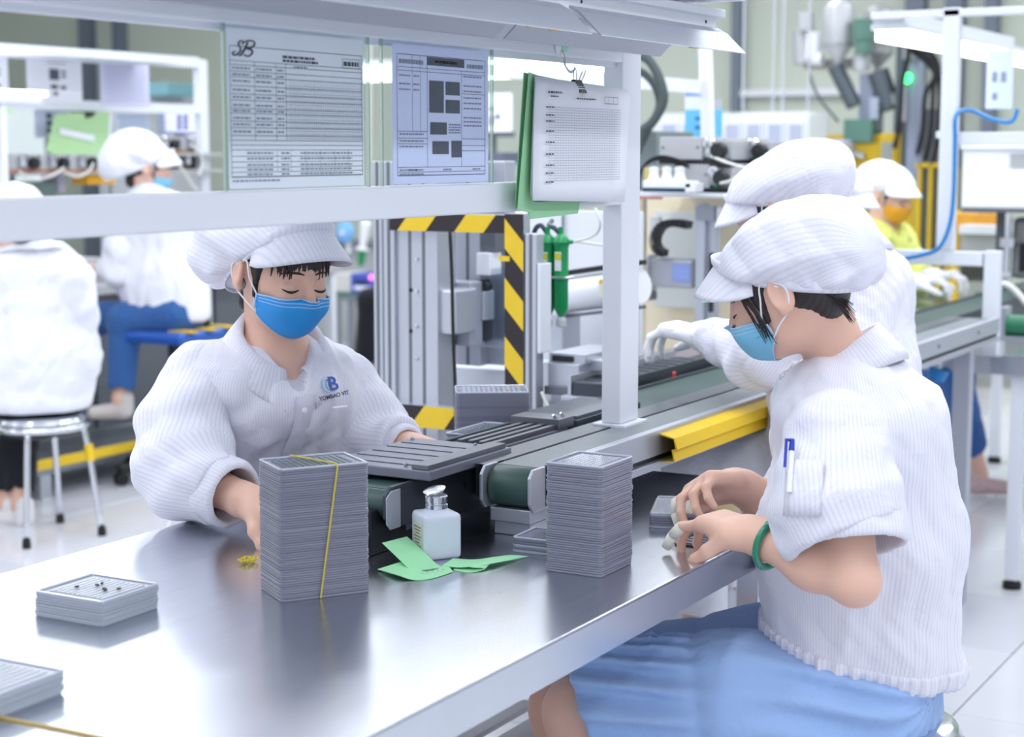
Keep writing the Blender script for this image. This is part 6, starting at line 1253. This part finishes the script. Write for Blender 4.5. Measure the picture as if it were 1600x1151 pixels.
sheetY('hung_sheet', 54, 168, 110, 215, FY+.05, 'photo form half hidden behind the far green folder', 3, M('lavender_paper', (206, 208, 236))); sheetY('hung_sheet', 183, 178, 234, 225, FY+.05, 'pale blue list sheet hanging above the seated person\'s cap', 2, M('sheet_blue', (190, 204, 226), .6))
p = at(122, 178, Y=FY-.06); q0, q1, q2, q3 = at(86, 178, Y=FY-.06), at(172, 174, Y=FY-.06), at(166, 268, Y=FY-.06), at(73, 236, Y=FY-.06)
t = thing('far_green_folder', p, 'light green folder with a white label hanging on the far shelf frame', 'folder'); MB().prism([q0, q1, q2, q3], (0, .004, 0)).build('cover', M('far_green_card', (176, 214, 160), .7), t); MB().prism([at(94, 200, Y=FY-.065), at(148, 212, Y=FY-.065), at(147, 221, Y=FY-.065), at(93, 209, Y=FY-.065)], (0, .003, 0)).build('label', paper, t); MB().prism([at(135, 176, Y=FY-.07), at(150, 174, Y=FY-.07), at(146, 182, Y=FY-.07), at(136, 184, Y=FY-.07)], (0, .01, 0)).build('clip', black_plastic, t)
MB().prism([at(172, 176, Y=FY-.05), at(176, 176, Y=FY-.05), at(170, 272, Y=FY-.05), at(166, 268, Y=FY-.05)], (0, .01, 0)).build('inner_sheets', paper, t)
def valveY(x0, y0, x1, y1, Y, label):
    a = at(x0, y0, Y=Y); b = at(x1, y1, Y=Y); t = thing('valve_unit', ((a[0]+b[0])/2, Y, b[2]), label, 'valve unit'); w_ = b[0]-a[0]; h_ = a[2]-b[2]
    MB().box((a[0], Y, b[2]+.01), (a[0]+w_*.9, Y+.14, a[2])).build('housing', grey_box, t, bevel=.003); MB().box((a[0], Y-.002, b[2]), (b[0], Y+.14, b[2]+.01)).build('base', M('dull_orange', (190, 120, 80), .5), t)
    c = V3((a[0]+w_*.35, Y, b[2]+h_*.55)); MB().lathe(c-(0, .012, h_*.25), [(.018, 0), (.02, .012), (.016, .024), (.02, .034), (.02, .05), (.01, .056)], n=14).build('regulator', chrome, t, auto=40); MB().lathe(c+(w_*.33, -.002, -.004), [(.022, 0), (.027, .005), (.027, .02), (.02, .036)], (0, -1, 0), 16).build('knob', black_plastic, t, auto=40); MB().lathe(c+(0, -.002, h_*.3), [(.014, 0), (.015, .012)], (0, -1, 0), 14).build('gauge', white_plastic, t)
    return c
for k, lab in enumerate(('valve unit on the far shelf, leftmost of the row of three', 'valve unit on the far shelf, middle of the row of three', 'valve unit on the far shelf, right of the row of three under the green folder')): valveY(16+46*k, 241, 64+46*k, 268, FY-.10, lab)
for (q, lab) in (((240, 212, 282, 238), 'upper valve unit just right of the seated person\'s cap'), ((282, 212, 320, 238), 'upper valve unit beside the far frame\'s end post'), ((276, 240, 318, 264), 'lower valve unit beside the far frame\'s end post')): valveY(*q, FY+.06, lab)
t = thing('far_rack', (6.0, FY+.1, .78), 'small grey rack holding the valve units on the far bench', 'rack')
for x0, x1, y in ((10, 165, 269), (236, 324, 239), (236, 324, 265)):
    a = at(x0, y, Y=FY+.0); b = at(x1, y, Y=FY+.0); MB().box((a[0], FY-.1, a[2]-.012), (b[0], FY+.24, a[2]-.001)).build('shelf', grey_box, t)
for x in (14, 160, 240, 320): a = at(x, 255, Y=FY+.18); MB().box((a[0]-.015, FY+.16, .78), (a[0]+.015, FY+.19, at(x, 240, Y=FY+.18)[2])).build('upright', alu, t)
for k, (pts, lab) in enumerate(((((30, 268), (50, 280), (80, 275), (100, 262)), 'white tube looping below the leftmost far valve unit'), (((100, 268), (120, 276), (138, 268), (146, 255)), 'white tube looping below the right far valve unit'), (((262, 232), (280, 258), (296, 282), (308, 298)), 'white tube slanting down right of the seated person\'s cap'), (((300, 228), (312, 238), (316, 255), (310, 275)), 'white tube hooking down beside the far end post'))):
    cable([at(x, y, Y=FY-.14) for x, y in pts], .006, white_hose_m, lab, 'tube')
t = thing('monitor', at(287, 208, Y=FY+.2), 'small monitor showing dark squares on the far shelf frame', 'monitor'); boxY('case', 256, 176, 314, 209, FY+.2, .04, M('monitor_case', (150, 160, 186), .4), t); boxY('screen', 259, 178, 310, 206, FY+.196, .006, M('lit_screen', (206, 210, 246), .4, emit=.5), t)
for i in range(2):
    for j in range(3): boxY('screen_mark', 277+10*i, 180+8*j, 284+10*i, 186+8*j, FY+.194, .003, M('screen_ink', (60, 70, 110), .5), t)
boxY('stand', 280, 209, 290, 240, FY+.21, .03, dark_grey, t)
tag(boxY('orange_bin', 138, 270, 180, 288, FY-.06, .1, M('orange_bin_plastic', (244, 180, 40), .5)), 'orange bin on the far bench beneath the green folder', 'bin')
tag(boxY('teal_box', 90, 272, 102, 300, FY, .1, M('lilac_box', (180, 178, 196), .5)), 'lilac grey box on the far bench below the row of valve units', 'box')
tag(boxY('slate_box', 48, 284, 88, 310, FY-.02, .12, M('slate_green', (110, 130, 126), .5)), 'dark slate instrument on the far bench below the row of valve units', 'instrument')
t = thing('far_lamp', at(40, 150, Y=FY-.3), 'lit strip lamp with white hood at the left picture edge', 'lamp'); boxY('tube', -60, 140, 74, 148, FY-.3, .06, lamp_glow, t); boxY('hood', -60, 149, 66, 160, FY-.32, .1, white_paint, t); a = at(4, 176, Y=FY-.3); MB().bar((a[0], FY-.27, .78), (a[0], FY-.27, at(4, 150, Y=FY-.3)[2]), .07, .03).build('stem', white_plastic, t); b = at(6, 172, Y=FY-.3); MB().box((b[0]-.05, FY-.3, b[2]-.01), (b[0]+.05, FY-.24, b[2]+.01)).build('green_clip', M('pale_green_clip', (180, 226, 170), .5), t)
tag(boxY('far_box', 262, 130, 312, 150, 9.0, .3, M('teal_far', (130, 180, 190), .5)), 'blurred teal box far behind the left shelf frame', 'box'); tag(boxY('far_machine', 236, 150, 318, 500, 9.2, .4, M('far_grey', (196, 200, 204), .6)), 'blurred pale machine far behind the end post', 'machine')
tag(boxY('far_cabinet', 10, 160, 70, 300, 8.2, .3, M('far_panel_white', (210, 220, 218), .6)), 'blurred pale cabinet far behind the row of valve units', 'cabinet')
t = thing('drawer_unit', at(150, 440, Y=LYB+.1), 'grey drawer stack on the far bench between the two seated people', 'drawers')
for k in range(4): boxY('drawer', 126, 404+17*k, 172, 419+17*k, LYB+.15, .3, (grey_box, M('drawer_grey', (140, 146, 150), .5))[k % 2], t)
t = thing('switch_box', at(138, 494, Y=LYB-.03), 'small switch box with a yellow button on the far bench edge', 'switch'); boxY('box', 122, 480, 147, 496, LYB-.03, .04, M('switch_grey', (110, 120, 120), .5), t); p = at(136, 487, Y=LYB-.03); MB().lathe(p, [(.012, 0), (.012, .008), (.006, .01)], (0, -1, 0), 14).build('button', yellow, t)
# ------------------------------------------------------------------ table with instrument seen between cap and column
QX = 9.6
t = thing('steel_trolley', at(550, 560, X=QX), 'small steel table with dark green top behind the masked person', 'table'); boxX('top', 505, 458, 640, 466, QX, .5, M('green_mat', (70, 110, 100), .6), t); boxX('rim', 505, 464, 640, 471, QX-.01, .5, steel_dull, t)
for x, X in ((527, QX), (548, QX), (620, QX), (575, QX+.45)):
    p = at(x, 470, X=X+.02); MB().cyl((p[0], p[1], 0), (p[0], p[1], p[2]), .022, n=12).build('leg', steel_dull, t)
t = thing('instrument_box', at(550, 458, X=QX+.05), 'pale instrument box with blue front and pink light on the small table', 'instrument'); boxX('case', 512, 428, 550, 458, QX+.02, .3, M('ivory_case', (206, 204, 200), .5), t); boxX('front_panel', 548, 428, 590, 458, QX+.01, .3, M('panel_blue', (70, 90, 190), .4), t); p = at(581, 433, X=QX); MB().cyl(p, p-(.01, 0, 0), .018, n=12).build('indicator', M('pink_led', (255, 120, 190), .5, emit=2), t); boxX('display', 553, 447, 585, 453, QX+.005, .01, white_plastic, t); boxX('dark_slot', 553, 438, 575, 444, QX+.005, .01, black_plastic, t)
t = thing('back_cabinet', at(560, 420, X=QX+.9), 'grey back cabinet behind the instrument box', 'cabinet'); boxX('body', 500, 384, 680, 640, QX+.9, .4, M('mid_grey', (176, 180, 182), .5), t); boxX('counter', 500, 380, 680, 386, QX+.85, .5, steel_dull, t)
t = thing('blue_ring_fan', at(542, 384, X=QX+.8), 'round sky blue fan guard on the back cabinet', 'fan'); p = at(542, 363, X=QX+.8); MB().lathe(p, [(.06, 0), (.075, .01), (.08, .03), (.06, .05), (.02, .055)], (-1, 0, .1), 28).build('guard', M('fan_blue', (120, 180, 236), .4), t, auto=40); MB().cyl((p[0]+.02, p[1], p[2]-.15), (p[0]+.02, p[1], p[2]-.05), .02, n=12).build('stem', white_plastic, t); MB().lathe(p-(.055, 0, 0), [(.02, 0), (.02, .01)], (-1, 0, 0), 16).build('hub', white_plastic, t)
t = thing('spray_nozzle', at(566, 418, X=QX-.1), 'green spray nozzle with white body above the instrument box', 'nozzle'); hcx = at(566, 395, X=QX-.1); MB().lathe(hcx, [(.008, -.09), (.022, -.07), (.026, .0), (.022, .02)], (.05, -.15, 1), 16).build('green_body', green_plastic, t, auto=40); MB().lathe(hcx+(0, 0, .02), [(.05, 0), (.05, .012), (.02, .02), (.03, .1), (.04, .18), (.02, .2)], (.05, -.15, 1), 16).build('white_top', white_plastic, t, auto=40); MB().tube([hcx+(0, 0, .2), hcx+(.1, 0, .6), hcx+(.15, 0, 4.0-hcx[2])], .008, 8, sub=5).build('supply_hose', white_hose_m, t, smooth=True)
# things seen between the second form and the green folder
t = thing('far_monitor', at(768, 205, X=8.0), 'white monitor with dark marks, seen between photo form and green folder', 'monitor'); boxX('screen', 742, 146, 796, 206, 8.0, .03, M('lit_screen_white', (236, 238, 246), .4, emit=.35), t); boxX('foot', 744, 206, 796, 214, 7.98, .06, dark_grey, t)
for i, (x, y) in enumerate(((764, 166), (764, 180), (774, 178), (764, 188))): boxX('screen_mark', x, y, x+7, y+8, 7.995, .004, M('screen_ink', (60, 70, 110)), t)
p_ = at(768, 214, X=8.02); MB().box((8.02, p_[1]-.015, 0), (8.05, p_[1]+.015, p_[2])).build('stand', dark_grey, t)
tag(boxX('dark_box', 740, 238, 786, 258, 7.5, .2, M('navy_grey', (92, 98, 118), .5)), 'dark blue-grey box seen left of the green folder', 'box'); tag(boxX('shelf_block', 736, 258, 800, 742, 7.4, .3, grey_box), 'pale grey cabinet block seen left of the green folder', 'cabinet')
t = thing('far_strip_lamp', at(850, 110, X=6.8), 'overlit white strip lamp seen behind the wall hook', 'lamp'); boxX('tube', 560, 96, 962, 122, 6.9, .06, lamp_glow, t); boxX('hood', 560, 88, 962, 96, 6.88, .12, white_paint, t); [MB().box((6.9, at(x, 88, X=6.9)[1]-.004, at(x, 88, X=6.9)[2]), (6.91, at(x, 88, X=6.9)[1]+.004, 4.0)).build('hanger', alu, t) for x in (700, 900)]
